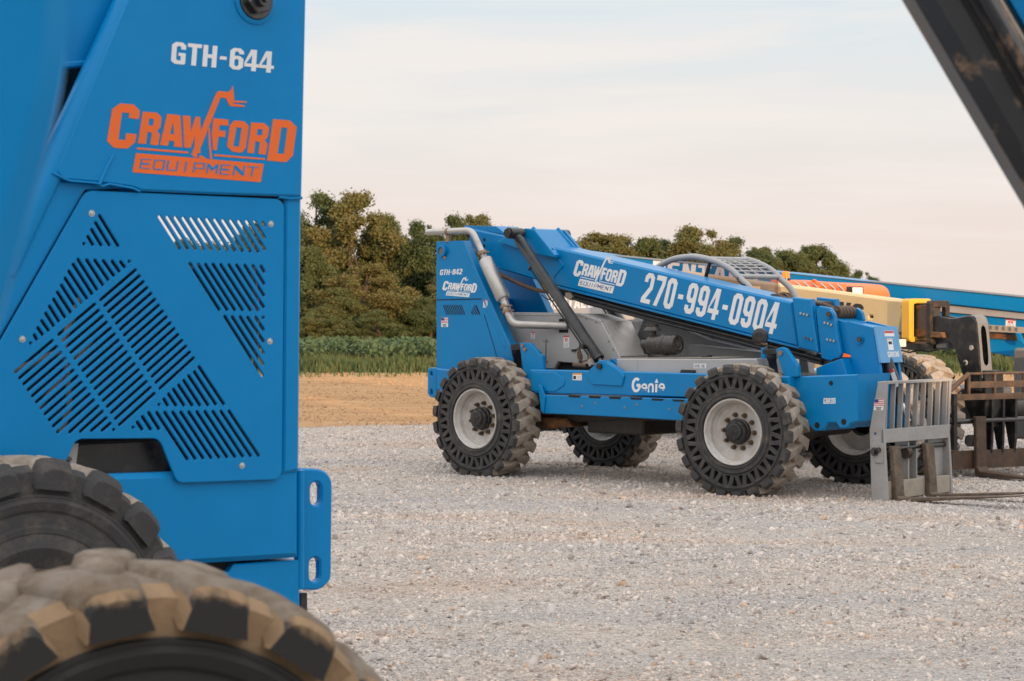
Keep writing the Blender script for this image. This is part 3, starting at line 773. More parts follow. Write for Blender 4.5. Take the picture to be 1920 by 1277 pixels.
tufts('grass', 130000, -24, 30, 59.3, 65.5, .22, .55, 'grass_blades', 5, .014)
def crop(name, n, x0, x1, y0, y1, h, seed):
    g = np.random.default_rng(seed)
    x = g.uniform(x0, x1, n); y = g.uniform(y0, y1, n)
    bumpy = .82 + .18 * np.sin(x * 3.1 + np.sin(y * 2)) * np.sin(y * 1.7 + x * .6)
    z = terrain_z(y) + h * bumpy * g.uniform(.35, 1.0, n) ** .6
    V, Q = leaf_cards(np.stack([x, y, z], -1), .085, g, np.tile([0, -.2, .8], (n, 1)))
    o = np_mesh(name, V, Q, ['crop_leaves']); o['kind'] = 'stuff'
    return o
tufts('weeds', 1600, -9, 15, 55.5, 60, .10, .35, 'grass_blades', 15, .014)
crop('crop', 190000, -30, 34, 62.8, 80, .92, 8)

# ------------------------------------------------------------------ unseen sheds and a tree, added behind the camera to shade the yard
def shed(x0, x1, y0, y1, h, label):
    o = thing('shade_shed', label, 'shed', ((x0 + x1) / 2, (y0 + y1) / 2, 0))
    w, d = (x1 - x0) / 2, (y1 - y0) / 2
    b = MB(); b.box((-w, -d, 0), (w, d, h)); b.build('wall', 'shed_steel', o)
    b = MB(); b.prism([[(-w - .3, h + .005), (w + .3, h + .005), (w + .3, h + .12), (0, h + .7), (-w - .3, h + .12)]], -d - .3, d + .3, 0); b.build('roof', 'dark_grey_paint', o)
    for q in (-.5, .4):
        b = MB(); b.box((w * q - 1.6, d + .002, .02), (w * q + 1.6, d + .06, 3.6)); b.build('door', 'dark_grey_paint', o)
shed(-14, 10.9, -24, -15, 6.2, 'long grey steel shed added unseen behind the yard for shade, the widest of three')
shed(13.2, 18.0, -17, -15, 6.7, 'tall narrow grey steel shed added unseen behind the yard for shade, the highest of three')
shed(18.6, 34.0, -22, -15, 4.4, 'low grey steel shed added unseen behind the yard for shade, the lowest of three')
o = tree(960, 300, 60, 1.9, 3, 'unseen leafy tree added to fill the gap between two shade sheds', 'trees added to block the sun', 1.0)
o.location = (12.2, -14.0, 0); o.scale = (.62, .62, .75)  # added out of view, plugs the gap against the low sun

# ------------------------------------------------------------------ solid aperture wheel (axis y, outer face y = 0)
TW = 0.37
def make_tyre(treadm, sidem, holem, nl=22, apertures=True, gapm=None, low=False):
    b = MB()
    # side faces: ring pierced by paired triangular apertures, on both sides
    for y0, y1 in ((0.0, 0.055), (TW, TW - 0.055)):
        pol = [circ((0, 0), .556, 72)]
        nh = 20
        def tri(a0, a1, a2, r0, r1, r2):
            return fillet([(r0 * math.cos(a0), r0 * math.sin(a0)), (r1 * math.cos(a1), r1 * math.sin(a1)), (r2 * math.cos(a2), r2 * math.sin(a2))], .012, 2)
        p = 2 * math.pi / nh
        holes = []
        for k in range(nh):
            a = k * p
            holes.append(tri(a + .06 * p, a + .46 * p, a + .26 * p, .533, .533, .432))       # point inwards
            holes.append(tri(a + .56 * p, a + .96 * p, a + .76 * p, .432, .432, .533))       # point outwards
        pol += holes + [circ((0, 0), .415, 72)]
        if apertures:
            b.prism(pol, y0, y1, .004, 0, back=False)
        else:
            b.lathe([(.530, y0), (.50, y0 - (y1 - y0) * .25), (.47, y0 - (y1 - y0) * .1), (.46, y0 + (y1 - y0) * .05), (.415, y0), (.33, y0 - (y1 - y0) * .4), (.25, y0 + (y1 - y0) * .3)], 72, 0)
        s = 1 if y0 == 0 else -1
        # thin raised bead around the apertures
        RB = .556 if apertures else .530
        b.lathe([(RB, y0 + s * .004), (RB - .003, y0 - s * .008), (RB - .013, y0 - s * .008), (RB - .016, y0 + s * .001)], 72, 0)
        b.lathe([(.415, y0 + s * .002), (.405, y0 - s * .012), (.385, y0 - s * .012), (.380, y0 - s * .004), (.362, y0 - s * .006), (.357, y0 - s * .014), (.342, y0 - s * .012), (.335, y0 + s * .02), (.322, y0 + s * .03)], 72, 0)
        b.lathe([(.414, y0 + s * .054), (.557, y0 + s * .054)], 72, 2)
        b.lathe([(RB - .001, y0 + s * .003), (.612 if low else .585, y0 + s * .008), (.636 if low else .604, y0 + s * .045)], 72, 3 if gapm else 0)
    b.lathe([(.636, .045), (.640, TW / 2), (.636, TW - .045)] if low else [(.604, .035), (.608, TW / 2), (.604, TW - .035)], 72, 1)
    # chevron lugs: two staggered rows, each lug from the shoulder over the tread to the middle
    pit = 2 * math.pi / nl
    for side in (0, 1):
        for k in range(nl):
            a0 = k * pit + (pit * .5 if side else 0)
            jig = .012 * math.sin(k * 7.3 + side)
            path = [(-.010, .0, .575 if apertures else .548, .640, .052), (.020, .01, .59, .663, .058), (.105, .075, .60, .668, .050), (.150, .085, .60, .668, .050), (.222, .155, .60, .664, .040)]
            if low: path = [(y_, d_, rb_, rt_ - (.004 if y_ > 0 else 0), hw_ * 1.42) for y_, d_, rb_, rt_, hw_ in path]
            # rounded lug: cross-sections along the path, the two outermost closing it softly
            rc = .009 if apertures else .030
            path = [(path[0][0] - (.004 if apertures else .014), path[0][1], path[0][2] + (.006 if apertures else .002), path[0][3] - rc * .6, path[0][4] * (.94 if apertures else .95))] + path
            path = path + [(path[-1][0] + .012, path[-1][1] + .012, path[-1][2], path[-1][3] - rc, path[-1][4] * .75)]
            secs = []; s_f = {}
            for y, da, rb, rt, hw in path:
                y_ = y if side == 0 else TW - y
                aa = a0 + da + jig
                hb, ht, ca = hw * (1.2 if apertures else 1.16) / .62, hw / .66, rc / .66
                wob = .004 * math.sin(k * 5.1 + y * 40) if not apertures else 0
                rt += wob
                sec = [(rb, -hb), (rt - rc, -ht), (rt - rc * .3, -ht + ca * .35), (rt, -ht + ca * 1.1), (rt + .002, 0), (rt, ht - ca * 1.1), (rt - rc * .3, ht - ca * .35), (rt - rc, ht), (rb, hb)]
                secs.append([(r_ * math.cos(aa + q_), y_, r_ * math.sin(aa + q_)) for r_, q_ in sec])
            vs = [q for s_ in secs for q in s_]
            n = len(secs); ns = 9
            for i in range(n - 1):
                for j in range(ns - 1):
                    f = (i * ns + j, i * ns + j + 1, (i + 1) * ns + j + 1, (i + 1) * ns + j)
                    top = 1 <= j <= 6
                    m_ = (1 if i >= 2 else (1 if gapm and top and i == 1 else 0)) if top else ((3 if gapm else 0) if i < 2 else 1)
                    s_f.setdefault(m_, []).append(f)
            for m_, fs in s_f.items(): b.add(vs, fs, m_, not apertures)
            b.add(vs, [tuple(range(ns))], 0, False); b.add(vs, [tuple(range((n - 1) * ns, n * ns))], 1, False)
    return b, [sidem, treadm, holem] + ([gapm] if gapm else [])
def make_wheel():
    b = MB()     # rim with its dished disc
    b.lathe([(.322, .032), (.330, .006), (.322, .000), (.310, .004), (.304, .020), (.300, .035), (.288, .060), (.284, .110), (.262, .138), (.135, .148), (.120, .148)], 72, 0)
    b.lathe([(.322, TW - .03), (.330, TW - .006), (.322, TW), (.306, TW - .02), (.290, TW - .08), (.284, .17), (.135, .182)], 72, 0)
    w = b.build('wheel', 'rim_grey')
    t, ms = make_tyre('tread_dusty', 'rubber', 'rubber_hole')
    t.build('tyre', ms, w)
    h = MB(); HS = .045
    h.lathe([(.0001, -.028), (.070, -.026), (.082, -.020), (.086, .0), (.112, .006), (.118, .018), (.118, .060), (.128, .066), (.130, .080), (.122, .086), (.124, .172)], 40, 0)
    for k in range(8):
        a = k * math.pi / 4 + .2
        h.tube([(.100 * math.cos(a), .012, .100 * math.sin(a)), (.100 * math.cos(a), -.004, .100 * math.sin(a))], .009, 6)
    for k in range(3):       # curved ribs on the cap
        a = k * 2.09
        h.tube([(.012 * math.cos(a), -.028, .012 * math.sin(a)), (.045 * math.cos(a + .5), -.029, .045 * math.sin(a + .5)), (.078 * math.cos(a + .6), -.021, .078 * math.sin(a + .6))], .006, 6)
    h.v = [(x, y * .82 + HS, z) for x, y, z in h.v]
    h.build('hub', 'hub_black', w)
    nm = None
    for k in range(10):
        a = k * 2 * math.pi / 10 + .3
        if nm is None:
            q = MB(); q.tube([(0, 0, 0), (0, -.018, 0)], .024, 16); q.tube([(0, -.018, 0), (0, -.048, 0)], .019, 6, smooth=False); q.tube([(0, -.048, 0), (0, -.060, 0)], .011, 8)
            o = q.build('wheel_nut', 'nut_bronze', w); nm = o.data
        else:
            o = bpy.data.objects.new('wheel_nut', nm); COL.objects.link(o); o.parent = w
        o.location = (.168 * math.cos(a), .146, .168 * math.sin(a))
    return w
WHEEL = make_wheel()
FIRST = [True]
def put_wheel(parent, loc, rz=0.0, spin=0.0, far=False):
    w = WHEEL if FIRST[0] else copy_tree(WHEEL)
    FIRST[0] = False
    w.parent = parent
    w.location = loc
    w.rotation_euler = (0, spin, rz + (math.pi if far else 0))
    return w

# ------------------------------------------------------------------ company mark, traced flat: drawing units are the near panel's own pixels
LOGO_SRC = [
 [[(145,262),(215,212),(335,220),(392,275),(383,352),(292,342),(298,296),(233,292),(200,535),(262,542),(270,480),(362,487),(350,562),(280,618),(160,610),(98,548)]],
 [[(420,285),(550,296),(588,335),(578,425),(548,460),(573,492),(556,588),(487,581),(503,475),(462,465),(448,576),(376,570)],[(478,345),(522,350),(512,412),(470,408)]],
 [[(640,305),(757,318),(775,606),(700,600),(703,550),(657,545),(645,592),(575,585)],[(690,375),(702,490),(664,487)]],
 [[(780,320),(848,326),(852,470),(895,330),(935,333),(940,460),(1080,120),(1105,98),(1185,110),(1212,90),(1228,50),(1238,110),(1242,186),(1352,192),(1354,206),(1240,204),(1225,212),(1338,230),(1335,243),(1210,237),(1195,222),(1170,165),(1120,155),(1025,395),(960,560),(935,625),(940,655),(912,660),(905,676),(915,697),(880,695),(857,672),(885,600),(887,500),(850,612),(793,608)]],
 [[(1008,440),(1022,425),(1030,570),(1043,714),(1025,714),(1012,570)]],
 [[(932,672),(1012,716),(925,704)]],
 [[(1055,345),(1192,357),(1188,412),(1110,405),(1108,455),(1165,460),(1160,515),(1100,510),(1085,632),(1052,630),(1040,480)]],
 [[(1245,365),(1330,372),(1372,415),(1345,610),(1310,655),(1225,645),(1178,595),(1205,405)],[(1262,425),(1310,430),(1285,602),(1234,596)]],
 [[(1395,382),(1515,390),(1555,430),(1545,510),(1515,545),(1540,575),(1525,672),(1460,665),(1475,560),(1432,550),(1420,660),(1360,655)],[(1452,440),(1500,445),(1490,500),(1445,497)]],
 [[(1592,352),(1745,365),(1805,425),(1770,680),(1710,740),(1538,725)],[(1668,425),(1722,432),(1690,665),(1632,662)]],
 [[(370,607),(830,645),(828,663),(367,625)]], [[(1065,668),(1518,705),(1516,720),(1062,685)]],
 [[(358,658),(1508,755),(1480,920),(327,830)]],
]
def logo_letters():
    """EQUIPMENT in the bar, outlined letters in the same drawing units (bar drawn from its lower left, right and upper left corner)"""
    ps, w = text_polys('EQUIPMENT', THIN, gap=0.17, adv=0.62)
    O, X, Y = Vector((388, 796)), Vector((1440, 872)), Vector((405, 706))
    f = affine(w, 1.0, O, X, Y)
    return [[[f(p) for p in q] for q in g] for g in ps]
LOGO_LET = logo_letters()
LOGO_COLS = {}

# ------------------------------------------------------------------ near telehandler, left: louvred side panel
N = Frame(-.896, 9.30, R(38))
n_root = thing('telehandler', 'large blue telehandler cut off by the left edge, louvred side panel and orange company mark', 'telehandler', N.world(0, 0), N.a, 'blue telehandlers in the yard')
def zG(p): return (p[0] / 2.28, 340 + p[1] / 2.28)
GR1 = [((427,148),(505,275)),((410,178),(468,272)),((393,207),(433,272)),((377,237),(397,270)),((360,267),(360,267))]
GR2 = [((683+34*k*.998,152+2*k),(768+33.7*k,286+1.4*k)) for k in range(11)] + [((1056,172),(1132,290)),((1090,174),(1132,240)),((1124,178),(1130,188))]
GR3 = [((813,352),(938,548)),((848,355),(972,549)),((880,356),(1005,550)),((912,355),(1038,550)),((945,357),(1072,551)),((980,358),(1105,551)),((1013,359),(1128,537)),((1048,360),(1128,486)),((1082,361),(1130,437)),((1117,363),(1130,386))]
GR4 = [((962,578),(1122,830)),((994,580),(1124,782)),((1028,580),(1126,733)),((1060,582),(1127,683)),((1094,582),(1127,633)),((1126,582),(1126,582))]
GR5 = [((335,335),(415,462)),((372,337),(440,442)),((407,338),(463,420)),((443,340),(487,402)),((481,342),(510,384)),((517,345),(533,366)),((553,342),(553,342)),((314,355),(394,480)),((296,385),(372,500)),((280,415),(347,518)),((264,445),(324,538)),((247,475),(303,560)),((231,505),(278,580)),((213,535),(252,597)),((197,565),(230,617)),((180,597),(208,637)),((163,627),(183,655)),((148,658),(158,675)),((132,692),(132,692))]
GR6 = [((432+16.9*k,507+25.2*k),(580+16.5*k,380+25.1*k)) for k in range(16)] + [((253+17.3*k,655+25.7*k),(405+17*k,527+25.4*k)) for k in range(16)]
GR6 += [((68+18*k,815+25.7*k),(225+17.6*k,682+25.4*k)) for k in range(11)] + [((300,1072),(420,962)),((345,1070),(438,985)),((393,1066),(455,1012)),((438,1065),(472,1036)),((487,1062),(487,1062))]
GR7 = [((852,793),(957,952)),((832,815),(923,953)),((808,832),(890,956)),((787,852),(855,957)),((765,872),(822,957)),((743,890),(787,957)),((722,910),(753,958)),((702,932),(717,957)),((681,954),(681,954))]
GR8 = [((980-34.3*k,983+.7*k),(1106-33.8*k,1172+1.7*k)) for k in range(10)] + [((637,990),(680,1058)),((610,1007),(645,1060)),((588,1030),(608,1060)),((570,1052),(570,1052))]
pan = [(162,357),(258,361),(522,373),(533,383),(529,886),(520,899),(341,905.5),(331,901),(302,829),(292,822),(151,823),(141,828),(113,890),(60,930),(-90,960),(-90,800)]
pan_l = N.P(pan, 0)
pan_l = fillet(pan_l, [.03,.002,.01,.03,.01,.03,.01,.02,.02,.02,.02,.02,.01,.01,.01,.01], 3)
scl = (Vector(N.pt(400, 600, 0)) - Vector(N.pt(401, 600, 0))).length
holes = []
for gset in (GR1, GR2, GR3, GR4, GR5, GR6, GR7, GR8):
    for a, c in gset:
        pa, pc = N.pt(*zG(a), 0), N.pt(*zG(c), 0)
        holes.append(slot(pa, pc, .0068))
b = MB(); b.prism([pan_l] + holes, 0.0, 0.010, .0025)
panel = b.build('louvred_panel', 'blue_near', n_root)
for p in ((172,400),(508,420),(42,636),(506,640),(454,873)):
    c = N.pt(*p, 0); b = MB()
    b.lathe([(.0001, -.006), (.006, -.005), (.0095, 0.0)], 16, M=Matrix.Translation((c[0], 0, c[1])))
    b.lathe([(.0095, -.0008), (.013, -.0008), (.013, .0)], 16, M=Matrix.Translation((c[0], 0, c[1])))
    b.build('screw', 'screw_head', n_root)
# upper tower plate with rolled front edge
tw = N.P([(262,-60),(576,-60),(567,369),(400,364),(262,358),(252,352),(185,343),(120,338),(103,322)], -.012)
b = MB(); b.prism([fillet(tw, [0,.01,.01,0,.02,.02,.02,.03,.03], 4)], -.012, .13, .009)
b.build('tower', 'blue_near', n_root)
b = MB()   # rounded leading edge of the tower
e0, e1 = N.pt(276, -60, 0), N.pt(98, 330, 0); e2 = N.pt(15, 510, 0)
b.tube([(e0[0], .045, e0[1]), (e1[0], .045, e1[1]), (e2[0], .05, e2[1])], .055, 20)
b.build('tower_edge', 'blue_near', n_root)
b = MB()   # weld bead under the tower plate and the short rib beside the mark
wl = [(98,324),(130,339),(180,343),(192,349),(205,345),(250,353),(262,359)]
b.tube([(*[N.pt(x, y, -.012)[0]], -.012, N.pt(x, y, -.012)[1]) for x, y in wl], .0048, 8)
b.build('weld_bead', 'blue_near', n_root); b = MB()
b.tube([(N.pt(x, y, -.012)[0], -.012, N.pt(x, y, -.012)[1]) for x, y in ((213,290),(203,308),(192,332),(186,346))], .008, 8)
b.build('weld_rib', 'blue_near', n_root); b = MB()
b.tube([(N.pt(x, y, -.0)[0], .0, N.pt(x, y, -.0)[1]) for x, y in ((522,369),(545,372),(566,371))], .007, 8)
b.build('weld_bead', 'blue_near', n_root)
# body side behind the panel edge, left of it
b = MB(); b.prism([N.P([(255,352),(160,357),(-95,800),(-95,960),(-140,960),(-140,-60),(120,-60),(120,110),(97,240),(60,330),(100,338)], .02)], .02, .06, .006)
b.build('body_side', 'blue_near', n_root)
b = MB()
q = N.P([(100,-60),(265,-60),(180,118),(110,118)], .10); b.prism([q], .10, .16, .004); b.build('boom_side', 'blue_near', n_root)
b = MB(); q = N.P([(118,116),(172,112),(168,124),(112,128)], .085); b.prism([q], .085, .20, .006); b.build('boom_edge', 'blue_near', n_root)
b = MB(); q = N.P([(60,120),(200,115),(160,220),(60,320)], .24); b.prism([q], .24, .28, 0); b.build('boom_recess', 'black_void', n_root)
# rear corner post
b = MB(); b.prism([N.P([(534,366),(567,368),(562,884),(530,890)], .006)], .006, .15, .014); b.build('corner_post', 'blue_near', n_root)
# cross strip at the panel's head and foot, leaving the louvres open
b = MB(); b.prism([N.P([(262,358),(540,368),(540,386),(262,376)], .018)], .018, .05, 0); b.build('header_rail', 'black_void', n_root)
# lower beam
bm = N.P([(-140,905),(110,893),(562,877),(562,1046),(330,1060),(-140,1075)], .022)
b = MB(); b.prism([bm], .022, .34, .022); b.build('lower_beam', 'blue_near', n_root)
b = MB(); b.prism([N.P([(390,1075),(430,1072),(440,1058),(562,1050),(563,1175),(300,1190)], .05)], .05, .30, .006); b.build('lower_plate', 'blue_near', n_root)
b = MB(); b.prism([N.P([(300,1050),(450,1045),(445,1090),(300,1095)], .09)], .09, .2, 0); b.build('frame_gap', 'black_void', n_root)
b = MB(); b.prism([N.P([(563,1112),(577,1112),(577,1162),(563,1165)], .12)], .12, .2, .004); b.build('mud_flap', 'black_paint', n_root)
# rear tie-down bracket
bk = N.P([(560,878),(598,879),(614,885),(624,902),(622,1085),(612,1099),(596,1107),(560,1106)], .10)
sl = [slot(N.pt(593, 915, .10), N.pt(593, 937, .10), .027), slot(N.pt(591, 1057, .10), N.pt(591, 1080, .10), .027)]
b = MB(); b.prism([fillet(bk, [0,.02,.03,.03,.03,.03,.02,0], 3)] + sl, .10, .138, .008); b.build('tow_bracket', 'blue_near', n_root)
b = MB(); b.tube([(N.pt(565, y, .05)[0], .06, N.pt(565, y, .05)[1]) for y in (882, 1104)], .018, 10); b.build('bracket_fillet', 'blue_near', n_root)
# pivot pin at the top
c = N.pt(478, 2, -.012); Mx = Matrix.Translation((c[0], -.012, c[1]))
b = MB(); b.lathe([(.098, .0), (.098, -.006), (.088, -.010), (.080, -.010)], 40, M=Mx); b.build('pin_boss', 'blue_near', n_root)
b = MB(); b.lathe([(.0001, -.020), (.074, -.020), (.078, -.015), (.078, -.004)], 40, M=Mx)
b.prism([[(.060 * math.cos(k * math.pi / 3 + .2), .060 * math.sin(k * math.pi / 3 + .2)) for k in range(6)]], -.055, -.02, .006, M=Mx)
b.tube([(0, -.05, 0), (0, -.085, 0)], .030, 16, M=Mx); b.tube([(0, -.08, 0), (0, -.10, 0)], .014, 12, M=Mx)
b.build('pivot_nut', 'bolt_steel', n_root)
# inside: dark engine bay with hoses, open above so that the sky shows through the upper louvres
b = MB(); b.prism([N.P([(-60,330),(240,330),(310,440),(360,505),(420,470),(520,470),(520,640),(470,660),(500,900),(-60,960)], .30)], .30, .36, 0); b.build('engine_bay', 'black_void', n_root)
b = MB(); b.prism([N.P([(150,835),(330,826),(330,890),(130,892)], .09)], .09, .25, 0); b.build('battery_box', 'black_paint', n_root)
for pts, r in ((((20,700),(110,660),(150,560)), .016), (((60,780),(130,690),(170,640)), .012), (((100,860),(130,760),(120,640)), .014), (((470,480),(480,560),(480,700)), .012)):
    b = MB(); b.tube([(N.pt(x, y, .2)[0], .2, N.pt(x, y, .2)[1]) for x, y in pts], r, 8); b.build('engine_hose', 'clamp', n_root)
b = MB(); b.prism([N.P([(128,832),(148,832),(143,872),(120,872)], .05)], .05, .08, .002); b.build('latch_plate', 'silver_trim', n_root)
b = MB(); c = N.pt(130, 861, .045); b.lathe([(.0001, -.01), (.008, -.01), (.011, 0)], 10, M=Matrix.Translation((c[0], .047, c[1]))); b.build('latch_bolt', 'nut_bronze', n_root)
# far side of the machine (its other tower and belly), out of sight from here but what stands there
b = MB(); b.prism([tw], 1.05, 1.2, .009); b.build('far_tower', 'blue_near', n_root)
x0, x1 = N.pt(-140, 500, 0)[0], N.pt(562, 500, 0)[0]
b = MB(); b.box((x0, .36, .55), (x1 - .02, 1.3, .98)); b.build('chassis', 'blue_near', n_root)
# lettering
LF = lambda p: N.pt(180 + p[0] / 4.8, 150 + p[1] / 4.8, -.012)
mk = decal('company_mark', LOGO_SRC, LF, 'decal_orange', n_root, -.0125, .001)
decal('mark_lettering', LOGO_LET, LF, 'blue_near', mk, -.0140, .0008)
ps, w = text_polys('GTH-644', BOLD, gap=.06)
f = affine(w, 1.0, N.pt(320, 119, -.012), N.pt(511, 137, -.012), N.pt(323, 78, -.012))
decal('lettering', ps, f, 'decal_white', n_root, -.0125, .001)
# rear wheel of this machine
wc = N.pt(62, 858, -.36)
nw = copy_tree(WHEEL, n_root); nw.location = (wc[0], -.38, wc[1] - .664); nw.rotation_euler = (0, .4, 0)
for ch in list(nw.children):
    if ch.name.startswith('tyre'):
        bpy.data.objects.remove(ch)
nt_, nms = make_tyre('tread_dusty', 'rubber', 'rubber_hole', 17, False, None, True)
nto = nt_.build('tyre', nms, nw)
b = MB(); b.tube([(wc[0], -.1, wc[1] - .664), (wc[0], 1.5, wc[1] - .664)], .12, 12); b.build('axle', 'grease_black', n_root)

# ------------------------------------------------------------------ nearest machine, out of focus: clay-caked tyre at the bottom left
K = Frame(-.75, 4.60, R(24))
k_root = thing('telehandler', 'clay caked lugged tyre of the machine nearest the camera, out of focus at bottom left', 'telehandler', K.world(0, 0), K.a, 'blue telehandlers in the yard')
kt, kms = make_tyre('pale_clay', 'muddy_rubber', 'rubber_hole', 17, False, 'clay', True)
kw = copy_tree(WHEEL); kw.parent = k_root; kw.location = (0, 0, .665); kw.rotation_euler = (0, .12, 0); kw.scale = (1, 1.5, 1)
for ch in list(kw.children):
    if ch.name.startswith('tyre'):
        bpy.data.objects.remove(ch)
kto = kt.build('tyre', kms, kw)
b = MB(); b.tube([(0, .2, .655), (0, 1.6, .655)], .11, 12); b.build('axle', 'grease_black', k_root)
b = MB(); b.box((-2.2, .75, .55), (-.55, 1.45, .95), bev=.02); b.build('chassis', 'blue_near', k_root)

# ------------------------------------------------------------------ middle telehandler
A = Frame(-.41, 23.84, R(-43.4))
m_root = thing('telehandler', 'sunless blue telehandler in the middle of the yard with white phone number along its boom', 'telehandler', A.world(0, 0), A.a, 'blue telehandlers in the yard')
def part(name, px, y0, y1, m='blue_paint', bev=.006, parent=None, holes=(), fil=0.0, label=None):
    b = MB(); p = A.P(px, y0)
    if fil: p = fillet(p, fil, 3)
    b.prism([p] + [list(h) for h in holes], y0, y1, bev)
    return b.build(name, m, parent or m_root, label)
def pin(name, px, py, y0, y1, r, m='black_paint', parent=None, seg=20, ring=None):
    a, z = A.pt(px, py, y0); b = MB(); b.tube([(a, y0, z), (a, y1, z)], r, seg)
    if ring: b.tube([(a, (y0 + y1) / 2, z), (a, y1, z)], ring, seg)
    return b.build(name, m, parent or m_root)
def strip(name, pts, y, w, m='black_void', parent=None):
    b = MB(); b.tube([A.p3(x, q, y) for x, q in pts], w, 6); return b.build(name, m, parent or m_root)
def sticker(parent, px, y, kind='warning', fr=A):
    """px: lower left, lower right, upper left corner in the photo"""
    f = affine(1, 1, *[fr.pt(x, q, y) for x, q in px]); b = MB()
    R_ = lambda x0, z0, x1, z1, m, k: b.prism([[f((x0, z0)), f((x1, z0)), f((x1, z1)), f((x0, z1))]], y - .002 - .0006 * k, y - .0006 * k + .0002, 0, m, back=False)
    R_(0, 0, 1, 1, 0, 0)
    if kind == 'flag':
        R_(.0, .36, 1, 1, 0, 1)
        for i in range(4): R_(.02, .40 + .165 * i, .98, .48 + .165 * i, 1, 2)
        R_(.02, .68, .45, .98, 2, 3)
        R_(.18, .20, .82, .27, 3, 1); R_(.25, .05, .75, .15, 3, 1)
        ms = ['decal_white', 'decal_red', 'decal_navy', 'decal_black']
    elif kind == 'amber':
        R_(0, .78, 1, 1, 1, 1); R_(.08, .15, .38, .62, 2, 1)
        for i in range(3): R_(.48, .14 + .18 * i, .92, .20 + .18 * i, 3, 1)
        ms = ['decal_white', 'decal_amber', 'decal_black', 'decal_grey']
    else:
        R_(0, .86, 1, 1, 1, 1); R_(.25, .50, .75, .78, 1, 1); R_(.42, .56, .58, .66, 0, 2)
        for i in range(4): R_(.12, .08 + .09 * i, .88, .12 + .09 * i, 2, 1)
        ms = ['decal_white', 'decal_red', 'decal_grey']
    return b.build('flag_sticker' if kind == 'flag' else 'warning_sticker', ms, parent)

# rear towers
tower_px = [(817,453),(868,451),(955,645),(990,775),(880,778),(830,735),(817.5,729)]
tower = part('tower', tower_px, .45, .56, bev=.010)
tl = A.P(tower_px, .45)
b = MB(); b.prism([tl], 1.31, 1.42, .010); b.build('tower', 'blue_paint', m_root)
b = MB(); tz = [p for p in A.P([(817,560),(862,560),(905,775),(818,729)], .45)]
b.prism([tz], .56, 1.31, .006); b.build('counterweight', 'blue_paint', m_root)
strip('panel_seam', [(820,562),(902,560.5)], .449, .006, parent=tower)
strip('panel_seam', [(908,590),(925,645),(950,740)], .449, .004, parent=tower)
strip('flange_edge', [(862,452.5),(906,560),(948,650)], .452, .010, 'blue_paint', tower)
vb = tower; b = MB()
for k in range(11):
    x = 831.5 + 3.35 * k; q = [A.pt(x, 572.5, .4495), A.pt(x + 6.2, 589.5, .4495)]; b.prism([slot(q[0], q[1], .0065, 3)], .4485, .4499, 0)
b.build('vent_slots', 'black_void', tower); b = MB()
for k, (x0, y0, x1) in enumerate(((889.5,572.5,899.5),(887.5,576.5,895.5),(885.5,580.5,891.5),(883.5,584.5,887),(893,572.5,899.8))):
    b.prism([slot(A.pt(x0, y0, .4495), A.pt(x1, 589.5, .4495), .0065, 3)], .4485, .4499, 0)
b.build('vent_slots', 'black_void', tower)
# reversing lamp on the tower
c = A.pt(829, 471, .45); b = MB(); b.lathe([(.066, .0), (.066, -.035), (.060, -.045), (.046, -.045), (.044, -.03)], 28, M=Matrix.Translation((c[0] + .02, .45, c[1])))
rl = b.build('round_lamp', 'blue_paint', m_root)
b = MB(); b.lathe([(.0001, -.028), (.045, -.030)], 28, M=Matrix.Translation((c[0] + .02, .45, c[1]))); b.build('lamp_glass', 'dark_grey_paint', rl)
pin('lamp_bolt', 833, 483, .44, .45, .012, 'decal_amber', rl)
# lettering on the tower
NL = lambda p: N.pt(180 + p[0] / 4.8, 150 + p[1] / 4.8, -.012)
_o, _r, _u = Vector(NL((327, 830))), Vector(NL((1538, 925))), Vector(NL((358, 330)))
def logo_map(o, r, u):
    """carry the mark's true flat drawing to another plate: o, r, u are where three of its points go"""
    Mi = Matrix(((_r.x - _o.x, _u.x - _o.x), (_r.y - _o.y, _u.y - _o.y))).inverted()
    o, r, u = Vector(o), Vector(r), Vector(u)
    def f(p):
        q = Mi @ (Vector(NL(p)) - _o); s = o + (r - o) * q.x + (u - o) * q.y
        return (s.x, s.y)
    return f
f = logo_map(A.pt(836, 553.8, .4495), A.pt(881.5, 557.5, .4495), A.pt(840, 532, .4495))
mk = decal('company_mark', LOGO_SRC, f, 'decal_white', tower, .4495, .0012)
decal('mark_lettering', LOGO_LET, f, 'blue_paint', mk, .4478, .0008)
ps, w = text_polys('GTH-842', BOLD, gap=.06)
decal('lettering', ps, affine(w, 1, A.pt(824.5, 516, .4495), A.pt(866, 514.3, .4495), A.pt(826, 505.8, .4495)), 'decal_white', tower, .4495, .0012)
sticker(tower, ((827.5,613),(840,613),(827.5,595)), .4495, 'flag')
sticker(tower, ((906.3,577),(914,576.6),(906.3,562.3)), .4495)
# lower rear beam and bracket
part('rear_beam', [(817,690),(850,694),(850,740),(818,730)], .40, 1.68, bev=.015)
bk = A.P([(819,690),(806,689),(801.5,693),(801,737),(804,744),(813,746),(819,743)], .52)
b = MB(); b.prism([fillet(bk, [0,.01,.03,.01,.03,.01,0], 2), slot(A.pt(808.5,699,.52), A.pt(808.5,703,.52), .018), slot(A.pt(808.5,732,.52), A.pt(808.5,738,.52), .018)], .52, .57, .008); b.build('tow_bracket', 'blue_paint', m_root)

